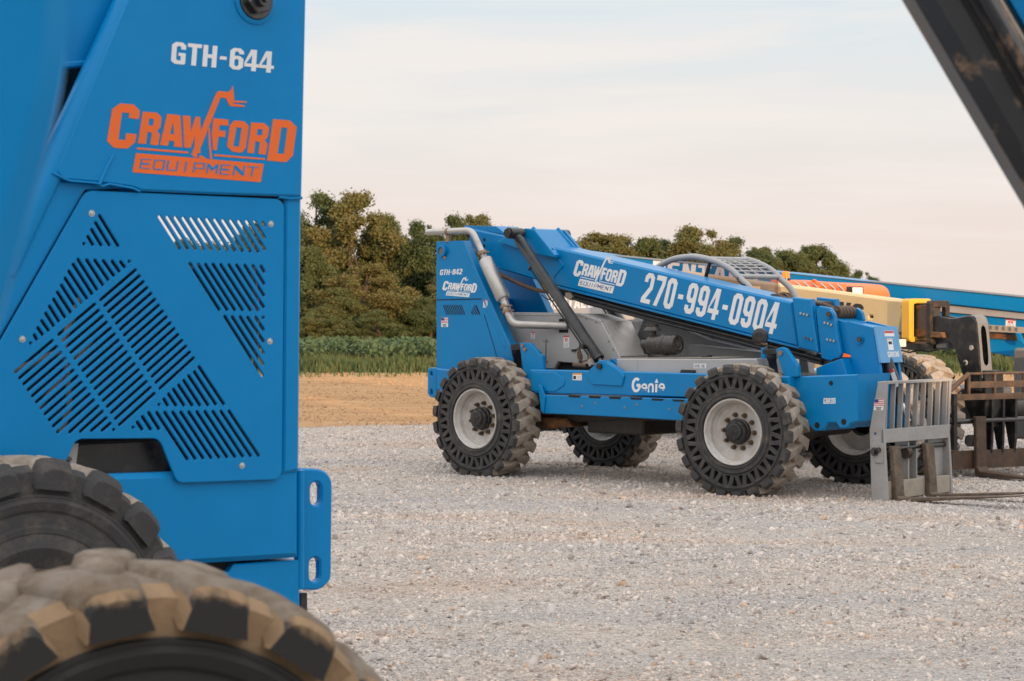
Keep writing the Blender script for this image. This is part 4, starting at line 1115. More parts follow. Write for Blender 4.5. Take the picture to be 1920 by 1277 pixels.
# boom
by0, by1 = .80, 1.20
boom = part('boom', [(868,423),(886,428.5),(951,442.5),(1032,461.5),(1484,566),(1497,651),(1047,537),(934,504.5),(897,482),(880,455)], by0, by1, bev=.02)
part('boom_plate', [(885,431),(951,445),(1032,463.5),(1057,497.5),(1038,520),(1040,533),(936,502.5),(899,481),(884,455)], by0 - .012, by0, bev=.004, parent=boom, fil=.02)
part('cover_plate', [(868,423),(930,424),(951,441),(886,428.5)], by0 + .02, by1 - .02, bev=.004, parent=boom)
for q in ((908,449.5),(907.5,461)): pin('boom_hole', *q, by0 - .0135, by0 - .01, .020, 'black_void', boom)
pin('boom_hole', 877, 442, by0 - .005, by0 + .01, .026, 'black_void', boom)
part('boom_lip', [(1047,536.5),(1497,650.5),(1497.6,654),(1047,540)], by0 - .006, by0 + .05, bev=.002, parent=boom)
f = logo_map(A.pt(1083.5, 535.5, by0), A.pt(1151.5, 551.5, by0), A.pt(1092, 497, by0))
mk = decal('company_mark', LOGO_SRC, f, 'decal_white', boom, by0 - .0005, .0015)
decal('mark_lettering', LOGO_LET, f, 'decal_navy', mk, by0 - .0025, .0008)
ps, w = text_polys('270-994-0904', TALL, gap=.10, adv=.46)
decal('phone_number', ps, affine(w, 1, A.pt(1200.5, 566.5, by0), A.pt(1451, 627.5, by0), A.pt(1213, 510.5, by0)), 'decal_white', boom, by0 - .0005, .0015)
# saddle that carries both lift cylinders
sd_px = [(984,426),(997,427),(1040,478),(1039,483),(1001,476),(932,453),(951,441),(975,430)]
part('saddle_gusset', [(932,453),(953,441),(984,428),(1001,430),(1040,478),(1039,483),(1002,476)], .70, by0, bev=.006, parent=boom)
sd = A.P([(990,428),(1000,430),(1039,477),(1036,466),(985,452)], .74)
b = MB(); b.prism([sd], .74, 1.20, .006); b.build('saddle', 'blue_paint', boom)
for yy in (.76, 1.17):
    b = MB(); q0, q1 = A.p3(997, 427.5, .74), A.p3(1038, 475, .74)
    b.tube([(q0.x, yy, q0.z), (q1.x, yy, q1.z)], .022, 10); b.build('saddle_rim', 'blue_paint', boom)
b = MB(); gp = A.P([(953,441),(984,428),(1001,430),(1040,478),(1002,476)], .70); b.prism([gp], 1.20, 1.24, .006); b.build('saddle_gusset', 'blue_paint', boom)
# black tray and telescope cylinder under the boom
part('hose_tray', [(1047,541),(1497,655),(1545,672),(1545,686),(1420,654),(1100,572),(1065,559),(1047,553)], by0 + .10, by1 - .05, 'black_paint', .008)
b = MB()
for dy, dz, r in ((.06, .03, .016), (.085, .005, .013), (.05, -.015, .011)):
    b.tube([A.p3(1060, 553, by0 + dy) + Vector((0, 0, dz)), A.p3(1200, 590, by0 + dy) + Vector((0, 0, dz - .01)), A.p3(1400, 642, by0 + dy) + Vector((0, 0, dz)), A.p3(1540, 680, by0 + dy) + Vector((0, 0, dz))], r, 8)
b.build('hydraulic_line', 'cylinder_black', m_root)
part('clamp_block', [(1059,549),(1068,547),(1073,556),(1068,563),(1060,559)], by0 + .02, by0 + .12, 'rail_tan', .006)
b = MB(); b.tube([A.p3(920, 508, .74), A.p3(950, 521, .7), A.p3(985, 537, .72), A.p3(1010, 545, .76), A.p3(1050, 550, .86)], .022, 10)
b.tube([A.p3(925, 506, .76), A.p3(960, 524, .75), A.p3(1000, 541, .78), A.p3(1040, 551, .84)], .016, 8); b.build('boom_hose', 'cable_brown', m_root)
b = MB(); b.tube([A.p3(1015, 553, .7), A.p3(1025, 560, .66), A.p3(1036, 564, .68), A.p3(1046, 561, .76)], .007, 6); b.build('boom_hose', 'black_paint', m_root)

# lift cylinders
def lift(y, top=(977,438), bot=(1135,673), rod=(1152,699)):
    dy = y - .66
    a, z, e = [A.p3(*p, .66) + Vector((0, dy, 0)) for p in (top, bot, rod)]
    d = (z - a).normalized()
    b = MB(); b.tube([a + d * .06, a + d * .10, a + d * .101, z - d * .03, z - d * .03, z], [.050, .050, .059, .059, .062, .062], 24)
    o = b.build('lift_cylinder', 'cylinder_black', m_root)
    b = MB(); b.tube([z, e], .034, 16); b.build('rod', 'bolt_steel', o)
    b = MB(); b.tube([(a.x, y - .10, a.z), (a.x, y + .10, a.z)], .062, 24); b.tube([(a.x, y - .13, a.z), (a.x, y - .10, a.z)], .050, 24); b.build('cylinder_eye', 'black_paint', o)
    b = MB(); k0 = a + d * .44; n_ = Vector((-d.z, 0, d.x)) * -.066
    if n_.x > 0: n_ = -n_
    b.tube([k0 + n_ * .8, k0 + n_ * 1.4, k0 + n_ * 1.4 + d * .3, z + n_ * 1.35 - d * .12, z + n_ * .9 - d * .05], .009, 8); b.tube([k0 + n_ * .6, k0 + n_ * 1.7], .020, 8); b.build('cylinder_line', 'black_paint', o)
    return o
lift(.56); lift(1.32)

# exhaust
def bend(pts, r=.12, n=6):
    P_ = [Vector(p) for p in pts]; o = [P_[0]]
    for i in range(1, len(P_) - 1):
        a, b_, c_ = P_[i - 1], P_[i], P_[i + 1]
        u, v = (a - b_), (c_ - b_); d = min(r, u.length * .45, v.length * .45)
        p, q = b_ + u.normalized() * d, b_ + v.normalized() * d
        for k in range(n + 1):
            t = k / n; o.append(p * (1 - t) ** 2 + b_ * 2 * t * (1 - t) + q * t * t)
    return o + [P_[-1]]
ey = .46
b = MB(); b.tube(bend([A.p3(801, 435.5, ey), A.p3(885, 432, ey), A.p3(909, 484, ey)], .09), .036, 20)
ex = b.build('exhaust_pipe', 'muffler', m_root)
b = MB(); b.tube([A.p3(800.2, 435.5, ey), A.p3(802, 435.4, ey)], .030, 20); b.build('pipe_mouth', 'black_void', ex)
m0, m1 = A.p3(909.5, 486, ey), A.p3(944, 561, ey); d = (m1 - m0).normalized()
b = MB(); b.tube([m0, m0 + d * .018, m1 - d * .018, m1], [.068, .080, .080, .068], 28); b.tube([m1 - d * .02, m1 + d * .02], .05, 20); b.build('muffler', 'muffler', ex)
b = MB(); b.tube(bend([m1, A.p3(951, 582, ey), A.p3(962, 608, ey), A.p3(1064, 611, .71)], .13), .044, 20); b.build('exhaust_pipe', 'muffler', ex)
b = MB()
for p, q in (((903.5,472),(905.5,477)), ((946,572),(948,577)), ((949.5,581),(951.5,586))):
    a_, c_ = A.p3(*p, ey), A.p3(*q, ey); b = MB(); b.tube([a_, c_], .053, 18); k_ = (a_ + c_) / 2; b.tube([k_ + Vector((.05, -.02, .0)), k_ + Vector((.12, -.02, .012))], .010, 6); b.tube([k_ + Vector((.04, -.045, .0)), k_ + Vector((.09, -.05, .01))], .007, 6); b.build('pipe_clamp', 'clamp', ex)
b = MB(); k_ = A.p3(839, 435, ey); b.tube([A.p3(838, 434.2, ey), A.p3(841, 434, ey)], .043, 18); b.box((k_.x - .02, ey - .01, k_.z - .13), (k_.x + .03, ey + .03, k_.z - .03)); b.build('pipe_clamp', 'clamp', ex)

# engine covers
cov = part('engine_cover', [(948,588),(963,587),(1087,588.5),(1128,602.5),(1163,672),(1163,690),(1046,678.5),(1038,692),(957,692)], .72, 1.19, 'grey_paint', .010)
part('cover_flange', [(948,586.5),(963,585.5),(1087,587),(1128,601),(1126,606),(1086,592),(948,592)], .714, .74, 'grey_paint', .004, parent=cov)
hd = A.P([(1130.5,604),(1161,669)], .72)
b = MB(); nrm = Vector((hd[0][1] - hd[1][1], 0, hd[1][0] - hd[0][0])).normalized() * .012
v0, v1 = Vector((hd[0][0], .735, hd[0][1])), Vector((hd[1][0], .735, hd[1][1]))
dv = Vector((0, .44, 0))
b.add([v0 + nrm, v1 + nrm, v1 + dv + nrm, v0 + dv + nrm, v0, v1, v1 + dv, v0 + dv], [(0,1,2,3),(0,4,5,1),(1,5,6,2),(2,6,7,3),(3,7,4,0)])
b.build('front_hood', 'hood_grey', cov)
strip('cover_seam', [(1024,636),(1023.5,690)], .7195, .005, parent=cov)
strip('cover_seam', [(1087,640),(1086,680)], .7195, .005, parent=cov)
part('pipe_port', [(1048,598),(1060,597),(1065,603),(1065,624),(1048,624)], .716, .72, 'black_void', 0, parent=cov)
part('latch', [(1070,655),(1080,654.5),(1078,659),(1071,659)], .70, .72, 'black_paint', .003, parent=cov)
sticker(cov, ((995.5,635.5),(1003.2,635.3),(995.5,622.5)), .7195)
sticker(cov, ((1056.8,652),(1067,651.6),(1057,629.5)), .7195)
b = MB()
for q in ((1021,610),(1040,604),(1100,597),(1118,604),(1142,640),(1150,655),(1020,640),(1027,640),(1021,683),(1015,661),(1026,678)):
    c = A.pt(*q, .72); b.lathe([(.0001, -.006), (.009, -.005), (.011, 0)], 8, M=Matrix.Translation((c[0], .7185, c[1])))
b.build('bolt', 'clamp', cov)
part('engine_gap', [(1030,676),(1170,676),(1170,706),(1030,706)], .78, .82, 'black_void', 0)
b = MB(); b.tube([A.p3(1084,652,.47), A.p3(1090,668,.47), A.p3(1089,680,.5)], .016, 8); b.tube([A.p3(1083,660,.47), A.p3(1084,672,.46), A.p3(1092,678,.47), A.p3(1103,675,.48)], .009, 8)
b.tube([A.p3(1076,684,.46), A.p3(1100,686,.46)], .026, 10); b.tube([A.p3(1104,668,.47), A.p3(1108,680,.46)], .022, 8); b.build('hydraulic_fitting', 'cable_brown', m_root)
pin('hose_end', 1090, 650, .44, .52, .026, 'black_paint')
part('valve_block', [(1101,676),(1106,672),(1109,684),(1104,688)], .43, .47, 'rail_tan', .004)

# air filter and fuel tank
a, z = A.pt(1247, 646, .62); x0 = A.pt(1219, 646, .62)[0]; x1 = A.pt(1272, 648, .62)[0]
Mx = Matrix.Translation((0, .62, z)) @ Matrix.Rotation(R(-90), 4, 'Z')
b = MB(); b.lathe([(.055, x0 - .09), (.055, x0), (.100, x0 + .01), (.106, x0 + .03), (.106, x0 + .20), (.116, x0 + .205), (.116, x0 + .235), (.108, x0 + .24), (.108, x1 - .04), (.096, x1 - .005), (.060, x1), (.052, x1 - .006), (.030, x1 - .006), (.026, x1 + .006), (.0001, x1 + .008)], 36, M=Matrix.Translation((0, .62, z)) @ Matrix(((0, 1, 0, 0), (1, 0, 0, 0), (0, 0, 1, 0), (0, 0, 0, 1))))
af = b.build('air_filter', 'filter_black', m_root)
c = A.pt(1223, 618, .62)
b = MB(); Mz = Matrix.Translation((c[0], .62, c[1])) @ Matrix.Rotation(R(90), 4, 'X')
b.tube([(c[0], .62, c[1] - .14), (c[0], .62, c[1])], .045, 18)
b.tube([(c[0], .62, c[1] - .012), (c[0], .62, c[1]), (c[0], .62, c[1] + .03), (c[0], .62, c[1] + .042)], [.092, .090, .062, .045], 28)
b.tube([(c[0], .62, c[1] + .03), (c[0], .62, c[1] + .062)], .064, 24); b.build('rain_cap', 'filter_black', af)
part('intake_port', [(1200,640),(1206,634),(1216,640),(1216,664),(1208,664)], .60, .64, 'black_void', 0, parent=cov)
tank = part('fuel_tank', [(1156,673),(1418,673),(1426,700),(1426,712),(1156,706)], .40, .86, 'grey_paint', .008)
strip('tank_seam', [(1195,674),(1195,698)], .3995, .003, 'silver_trim', tank)
part('filler_cap', [(1314,671),(1327,671),(1326,666.5),(1315,666.5)], .50, .58, 'black_paint', .004, parent=tank)
pl = part('label_plate', [(1300.5,682),(1324,682),(1324,690.5),(1300.5,690.5)], .3985, .3995, 'decal_white', 0, parent=tank)
ps, w = text_polys('DIESEL FUEL', glyphs(.13, .06, .5), gap=.13)
decal('lettering', ps, affine(w, 1, A.pt(1302.2, 689, .398), A.pt(1322.5, 689, .398), A.pt(1302.2, 683.6, .398)), 'decal_black', pl, .3982, .0008)
part('tank_lug', [(1274,699),(1303,699),(1303,694),(1277,693)], .385, .40, 'black_paint', .003, parent=tank)
part('tank_lid', [(1160,671.6),(1348,669.6),(1348,671.2),(1160,673.2)], .45, .85, 'rail_tan', 0, parent=tank)

# inner frame: dark wall of the boom well, cab side
part('boom_well_wall', [(1206,598),(1240,600),(1330,636),(1430,660),(1445,690),(1180,690),(1190,640)], 1.30, 1.36, 'well_grey', .006)
part('well_ledge', [(1290,646),(1440,662),(1440,682),(1290,668)], 1.10, 1.30, 'well_grey', .008)
part('well_floor', [(1150,690),(1560,705),(1560,716),(1150,712)], .60, 1.75, 'dark_grey_paint', 0)

# chassis side beam, guard, belly
beam = part('chassis_beam', [(993,693),(1104,695),(1430,703.5),(1480,706),(1480,752),(1290,745),(1000,737)], .30, .44, bev=.010)
part('beam_patch', [(996,697),(1040,698),(1058,712),(1058,722),(1040,734),(996,733)], .29, .30, bev=.004, parent=beam, fil=.02)
guard = part('step_guard', [(1010,740),(1290,748),(1440,755),(1440,797),(1272,788.5),(1160,782),(1017,775)], .27, .33, bev=.008)
part('guard_end', [(1010,722),(1015,724),(1022,745),(1019,774),(1014,771),(1010,735)], .25, .27, bev=.004, parent=guard)
for k, (x, y) in enumerate(((1077,741.5),(1115,742.8),(1153,744.2),(1193,745.6),(1233,747.4),(1272,749))):
    part('guard_slot', [(x - 12, y - .5), (x + 12, y + .3), (x + 9.5, y + 4.3), (x - 9.5, y + 3.6)], .2685, .27, 'black_void', 0, parent=guard)
b = MB()
for q in ((1091,762),(1116,756),(1193.5,759),(1171,765),(1254,768)):
    c = A.pt(*q, .27); b.lathe([(.0001, -.004), (.009, -.004), (.012, 0)], 10, M=Matrix.Translation((c[0], .2695, c[1])))
b.build('bolt', 'clamp', guard)
sticker(beam, ((1073.8,713),(1091,713),(1073.8,700)), .2995, 'amber')
lb = part('cylinder_lug', [(1098,704),(1104,694),(1114,685),(1123,675.5),(1131,675.5),(1160,694),(1170,705),(1165,724),(1110,721)], .28, .36, bev=.006, fil=.01)
pin('lug_pin', 1122, 687, .255, .28, .032, 'black_paint', lb)
part('cylinder_lug', [(1142,674),(1148,673),(1180,698),(1170,702),(1150,690)], .66, .74, bev=.004)
# oscillation lock cylinders on both axles
def axle_bracket(fr, back, ba, cyl, y0=.36):
    o = part('axle_bracket', fr, y0, y0 + .05, bev=.005, fil=.012)
    part('bracket_back', back, y0 + .20, y0 + .25, bev=.005, parent=o)
    part('bracket_bridge', ba, y0 + .05, y0 + .20, 'black_paint', .003, parent=o)
    b = MB(); p, q = A.p3(*cyl[0], y0 + .12), A.p3(*cyl[1], y0 + .12); b.tube([p, p.lerp(q, .25), p.lerp(q, .25), q], [.05, .05, .042, .042], 18); b.build('lock_cylinder', 'cylinder_black', o)
    return o
o = axle_bracket([(973.5,643),(992,643),(1006,658),(1010,664),(1017,666.5),(1018.7,694),(998,694.6),(996,735),(990,735),(980,690)], [(954,643),(965,642),(968,650),(966,664),(956,662)], [(957,646),(975,644),(975,656),(958,657)], ((967,650),(974,715)))
pin('bracket_pin', 983, 655, .345, .36, .022, 'clamp', o); pin('bracket_pin', 979, 648, .345, .36, .018, 'clamp', o)
o = axle_bracket([(1453.5,656),(1465,650.5),(1473,654),(1495,687),(1496.5,706),(1471,709),(1459,672)], [(1426,653),(1434,651),(1434,664),(1438,690),(1430,690),(1426,668)], [(1430,655),(1456,654),(1456,664),(1430,664)], ((1446,664),(1453,708)))
pin('bracket_pin', 1462, 662, .345, .36, .026, 'clamp', o)
part('rusty_belly', [(1000,770),(1170,778),(1330,785),(1330,791),(1180,788),(1070,792),(1010,798)], .55, 1.3, 'grease_black', .02)
part('rusty_skid', [(1008,782),(1060,784),(1072,800),(1030,804),(1010,800)], .50, .80, 'rusty', .02)
part('belly', [(990,740),(1500,756),(1500,785),(1010,776)], .45, 1.65, 'dark_grey_paint', 0)

# front chassis box
fb = part('front_frame', [(1472,709),(1506,705.5),(1608,701.5),(1608,790),(1594,795),(1589,802.5),(1574,803.5),(1567,793),(1552,793.5),(1543,807.5),(1527,808.5),(1518,800),(1496,760),(1490,742)], .40, .95, bev=.012)
ps, w = text_polys('G8K06', BOLD, gap=.09)
decal('lettering', ps, affine(w, 1, A.pt(1544, 757.5, .3995), A.pt(1566.5, 757, .3995), A.pt(1544.5, 746.5, .3995)), 'decal_white', fb, .3995, .0012)
for q, r_ in (((1558,718.5),.024),((1532,797.5),.030),((1582,791),.030)): pin('frame_hole', *q, .3985, .3995, r_, 'black_void', fb)
part('boom_rest', [(1530,690),(1545,684),(1578,672),(1588,704),(1530,706)], .70, 1.0, bev=.006)
part('cab_post', [(1498,668),(1512,668),(1518,706),(1498,706)], 1.2, 1.3, 'silver_trim', .004)
# swing-out mirror
mc = A.pt(1425, 631, .34)
b = MB(); Mm = Matrix.Translation((mc[0], .34, mc[1])) @ Matrix.Rotation(R(20), 4, 'Z')
b.lathe([(.0001, -.035), (.045, -.033), (.078, -.018), (.084, .0), (.084, .012), (.0001, .014)], 32, M=Mm); mi_ = b.build('mirror', 'black_paint', m_root)
b = MB(); b.tube([A.p3(1427, 643, .33), A.p3(1432, 646, .35), A.p3(1437, 644, .37), A.p3(1437, 654, .40)], .010, 8); b.build('mirror_arm', 'clamp', mi_)

# boom front: collar, inner section, second collar, chain sheave, head
col_px = [(1484,557),(1519,561),(1533,661),(1497,652.5)]
co = part('boom_collar', col_px, by0 - .05, by0 + .03, bev=.012)
b = MB(); b.prism([A.P(col_px, by0 - .05)], by1 - .03, by1 + .05, .008); b.build('collar_plate', 'blue_paint', co)
b = MB(); b.prism([A.P([(1484,562),(1515,566),(1524,600),(1490,600)], by0 - .05)], by0 + .03, by1 - .03, .004); b.build('collar_core', 'grease_black', co)
part('collar_step', [(1519,573),(1527,574),(1537,660),(1531,662)], by0 - .01, by1, bev=.004, parent=co)
for q in ((1501,587.5),(1507,589),(1513,590.5),(1509,633),(1515,634.5),(1521,636)): pin('wear_pad_bolt', *q, by0 - .065, by0 - .05, .013, 'chrome', co, 8)
inner = part('inner_boom', [(1515,584),(1592,604),(1602,668),(1530,648)], by0 + .05, by1 - .05, bev=.010)
c2 = part('inner_collar', [(1529,580),(1535,573),(1556,577.5),(1563,588),(1576.5,664),(1573,672),(1558,677.5),(1539,672)], by0 - .02, by0 + .03, bev=.010, fil=.015)
for q in ((1546,605),(1552,606.5),(1558,609),(1551,636.5),(1557,638),(1563,639.5)): pin('wear_pad_bolt', *q, by0 - .035, by0 - .02, .013, 'chrome', c2, 8)
pin('collar_boss', 1552.5, 589.5, by0 - .04, by0 - .02, .048, 'blue_paint', c2); pin('collar_pin', 1552.5, 589.5, by0 - .06, by0 - .04, .026, 'bolt_steel', c2)
b = MB(); a, z = A.pt(1572, 586, .95)
for k in range(5): b.tube([(a, .90 + .055 * k, z), (a, .945 + .055 * k, z)], .068, 20)
b.build('chain_sheave', 'cable_brown', c2)
b = MB()
for k in range(4): b.tube([A.p3(1523, 568, .9 + .05 * k), A.p3(1545, 571, .9 + .05 * k), A.p3(1560, 577, .9 + .055 * k), A.p3(1572, 584, .9 + .055 * k)], .020, 8)
b.build('leaf_chain', 'cable_brown', c2)
b = MB(); q = A.P([(1556,577.5),(1566,578),(1574,585),(1578,603),(1560,604)], by0); b.prism([fillet(q, .02, 3)], by1 - .02, by1 + .02, .006); b.build('sheave_plate', 'blue_paint', c2)
b = MB(); random.seed(5)
for k in range(7):
    x = 1448 + 4 * k; b.tube([A.p3(x - 14, 562 + random.uniform(-2, 1), .95 + .03 * k), A.p3(x, 549 + random.uniform(0, 5), .95 + .03 * k), A.p3(x + 12, 552 + random.uniform(-2, 3), 1 + .03 * k), A.p3(x + 22, 561, 1 + .02 * k)], .012, 6)
b.build('hose_bundle', 'cable_brown', boom)
for q in ((1477,580.5 - 16),(1484.5,566)): pass
pin('slave_cylinder', 1567, 680, .78, 1.2, .052, 'black_paint'); part('tilt_tube', [(1530,662),(1592,676),(1591,684),(1530,672)], .92, 1.0, 'black_paint', .004)
# head
hy0, hy1 = .84, 1.20
head_px = [(1583,606),(1590,602),(1638,614),(1641,640),(1650,690),(1664,800),(1661,812),(1640,806),(1630,790),(1609,736),(1600,702)]
hd_ = part('boom_head', head_px, hy0, hy0 + .035, bev=.006)
b = MB(); b.prism([A.P(head_px, hy0)], hy1 - .035, hy1, .004); b.build('head_plate', 'blue_paint', hd_)
b = MB(); q = A.P([(1590,606),(1638,615),(1648.5,681),(1606,681)], hy0); b.prism([q], hy0 + .035, hy1 - .035, 0); b.build('head_core', 'blue_paint', hd_)
# pale front cover with stickers, faces forward
c0, c1 = A.p3(1638.5, 613, hy0), A.p3(1649.5, 681, hy0); fn = Vector((-(c1.z - c0.z), 0, c1.x - c0.x)); fn.normalize(); fn = -fn if fn.x < 0 else fn
wv = Vector((0, hy1 - hy0 + .02, 0)); c0 -= Vector((0, .01, 0)); c1 -= Vector((0, .01, 0))
b = MB(); o1 = fn * .022
b.add([c0 + o1, c1 + o1, c1 + wv + o1, c0 + wv + o1, c0, c1, c1 + wv, c0 + wv], [(0,1,2,3),(0,4,5,1),(1,5,6,2),(2,6,7,3),(3,7,4,0),(4,7,6,5)]); fc = b.build('front_cover', 'pale_blue', hd_)
def on_cover(name, polys, u0, u1, v0, v1, m, h):
    """u across the cover, v down it (0..1); drawing box 1 x 1"""
    o2 = fn * (.022 + h); e1, e2 = wv, (c1 - c0)
    b = MB()
    for gl in polys:
        tri = tessellate_polygon([[Vector((p[0], p[1], 0)) for p in q] for q in gl]); vs = [c0 + o2 + e1 * (u0 + (u1 - u0) * p[0]) + e2 * (v1 + (v0 - v1) * p[1]) for q in gl for p in q]
        b.add(vs, [tuple(t) for t in tri])
    return b.build(name, m, fc)
sq = [[[(0, 0), (1, 0), (1, 1), (0, 1)]]]
on_cover('warning_sticker', sq, .36, .80, .12, .28, 'decal_white', .001); on_cover('sticker_band', sq, .37, .79, .13, .19, 'decal_red', .0018)
on_cover('warning_sticker', sq, .44, .68, .34, .66, 'decal_white', .001); on_cover('sticker_band', sq, .48, .64, .42, .50, 'decal_black', .0018); on_cover('sticker_band', sq, .46, .66, .355, .375, 'decal_amber', .0018)
ps, w = text_polys('G8K06', BOLD, gap=.09); on_cover('lettering', [[[(p[0] / w, p[1]) for p in q] for q in g] for g in ps], .36, .88, .70, .85, 'decal_white', .001)
pin('head_boss', 1610, 636.5, hy0 - .018, hy0, .048, 'blue_paint', hd_); pin('head_pin', 1610, 636.5, hy0 - .035, hy0 - .018, .026, 'bolt_steel', hd_)
for q in ((1626.5,727.5),(1637,738.5)): pin('head_hole', *q, hy0 - .001, hy0 + .002, .013, 'black_void', hd_)
# tilt cylinder in the open channel
t0, t1 = A.p3(1662, 672, 1.02), A.p3(1703, 790, 1.02); d = (t1 - t0)
b = MB(); b.tube([t0, t0 + d * .72], .056, 20); tc_ = b.build('tilt_cylinder', 'cylinder_black', m_root)
b = MB(); b.tube([t0 + d * .72, t1], .028, 16); b.build('rod', 'chrome', tc_)
b = MB(); s0 = t0 + d * .18; s1 = t0 + d * .46; ofs = Vector((.03, -.052, .0)); sw = Vector((.05, .0, .02))
b.add([s0 + ofs - sw * .3, s1 + ofs - sw * .3, s1 + ofs + sw * .8, s0 + ofs + sw * .8], [(0, 1, 2, 3)]); b.build('warning_sticker', 'decal_white', tc_)
b = MB(); b.add([s0 + ofs * 1.02 - sw * .2, s0 + ofs * 1.02 + d * .05 - sw * .2, s0 + ofs * 1.02 + d * .05 + sw * .7, s0 + ofs * 1.02 + sw * .7], [(0, 1, 2, 3)]); b.build('sticker_band', 'decal_red', tc_)

# fork carriage
cy0, cy1 = .52, 1.68
cr_px = [(1646,716),(1661,715.5),(1656.5,806),(1664,941),(1634,943),(1630,806)]
car = part('fork_carriage', cr_px, cy0, cy0 + .03, 'carriage_grey', .005)
b = MB(); b.prism([A.P(cr_px, cy0)], cy1 - .03, cy1, .005); b.build('side_plate', 'carriage_grey', car)
T0, T1, T2, T3 = A.p3(1660.5, 716, cy0), A.p3(1656.5, 805, cy0), A.p3(1658, 831, cy0), A.p3(1664, 941, cy0)
def crossbar(name, p, h, t, y0=cy0 + .03, y1=cy1 - .03, m='carriage_grey', par=None, back=0.0):
    b = MB(); b.box((p.x - t - back, y0, p.z - h), (p.x - back, y1, p.z), bev=.003 if h > .03 else 0); return b.build(name, m, par or car)
crossbar('top_rail', T0, .022, .11)
crossbar('middle_rail', T1 + Vector((.004, 0, .0)), T1.z - T2.z, .03, cy0 + .0, cy1 + .0)
nb = 9
for k in range(nb):
    y = cy0 + .055 + (cy1 - cy0 - .11) * k / (nb - 1)
    b = MB(); p, q = T0 - Vector((.01, 0, .02)), T1 - Vector((.006, 0, .01))
    b.add([(p.x, y - .007, p.z), (q.x, y - .007, q.z), (q.x - .05, y - .007, q.z), (p.x - .05, y - .007, p.z), (p.x, y + .007, p.z), (q.x, y + .007, q.z), (q.x - .05, y + .007, q.z), (p.x - .05, y + .007, p.z)],
          [(0,1,2,3),(7,6,5,4),(0,4,5,1),(1,5,6,2),(2,6,7,3),(3,7,4,0)])
    b.build('backrest_bar', 'carriage_grey', car)
sz = A.pt(1645, 843, cy0)[1]
b = MB(); sx_ = T2.x - .05; b.tube([(sx_, cy0 - .03, sz), (sx_, cy1 - .02, sz)], .024, 16); b.build('fork_shaft', 'bolt_steel', car)
part('shaft_block', [(1634,831),(1655.5,831),(1655.5,868),(1640,868)], cy0 - .014, cy0, 'carriage_grey', .003, parent=car)
b = MB(); a = A.pt(1642, 847, cy0); b.tube([(a[0], cy0 - .014, a[1]), (a[0], cy0 - .03, a[1])], .042, 20); b.tube([(a[0], cy0 - .03, a[1]), (a[0], cy0 - .06, a[1])], .026, 6, smooth=False); b.build('shaft_nut', 'bolt_steel', car)
pin('plate_hole', 1641, 813, cy0 - .002, cy0, .014, 'decal_navy', car)
b = MB(); b.box((T3.x - .06, cy0 + .03, T3.z + .02), (T3.x - .02, cy1 - .03, T3.z + .19), bev=.004); b.build('bottom_rail', 'rail_tan', car)
for yy, w_ in ((cy0 + .46, .05), (cy0 + .60, .05)):
    b = MB(); b.box((T3.x - .22, yy, T3.z + .03), (T3.x - .07, yy + .022, T1.z - .02)); b.build('mounting_plate', 'carriage_grey', car)
b = MB(); b.box((T3.x - .13, cy1 - .30, T3.z + .05), (T3.x - .10, cy1 - .03, T2.z)); b.build('mounting_plate', 'carriage_grey', car)
b = MB(); b.tube([(T3.x - .12, cy0 + .30, T3.z + .18), (T3.x - .09, cy0 + .30, T3.z + .18)], .085, 20); b.build('coupler_boss', 'rail_tan', car)
b = MB(); b.tube([(sx_, cy0 + .42, sz - .05), (sx_, cy0 + .49, sz - .05)], .055, 18); b.build('pin_sleeve', 'grease_black', car)
tilt = R(5.5)
for yc in (cy0 + .16, cy0 + .74):
    b = MB(); fw = .065; zt = sz + .03; x0 = T2.x - .015
    zb = T3.z - .012; ln = 1.30
    prof = [(x0 - .01, zt), (x0 + .045, zt), (x0 + .06, sz - .06), (x0 + .095, zb + .06), (x0 + .12, zb + .045), (x0 + .12 + ln * math.cos(tilt), zb + .022 + ln * math.sin(tilt)), (x0 + .12 + ln * math.cos(tilt), zb + .012 + ln * math.sin(tilt)), (x0 + .10, zb), (x0 + .05, zb), (x0 + .04, zb + .06), (x0 + .005, sz - .06)]
    b.prism([prof], yc - fw, yc + fw, .006); b.build('fork', 'fork_steel', car)
f3 = affine(1, 1, A.pt(1639, 769, cy0), A.pt(1657, 769.5, cy0), A.pt(1639.5, 747.5, cy0))
sticker(car, ((1638.5,769),(1656.3,769.2),(1639.5,748)), cy0 - .0005, 'flag')

# wheels
zc = .632
put_wheel(m_root, (0, 0, zc), R(0), .1)
put_wheel(m_root, (3.55, -.02, zc), R(7.5), .35)
put_wheel(m_root, (.10, 2.36, zc), 0, .2, True)
put_wheel(m_root, (3.55, 2.34, zc), R(7.5), .6, True)
for xx in (0, 3.55):
    b = MB(); b.tube([(xx, .2, zc), (xx, .7, zc), (xx, .8, zc), (xx, 1.05, zc), (xx, 1.3, zc), (xx, 1.4, zc), (xx, 1.9, zc)], [.10, .11, .13, .19, .13, .11, .10], 16)
    b.build('axle', 'grease_black', m_root)
b = MB(); b.tube([(.1, 1.05, zc + .03), (1.7, 1.05, zc + .05)], .06, 12); b.tube([(1.7, 1.05, zc + .05), (3.5, 1.05, zc + .03)], .05, 12); b.build('drive_shaft', 'grease_black', m_root)
b = MB(); b.box((1.1, .6, .50), (1.9, 1.3, .72), bev=.02); b.build('gearbox', 'grease_black', m_root)

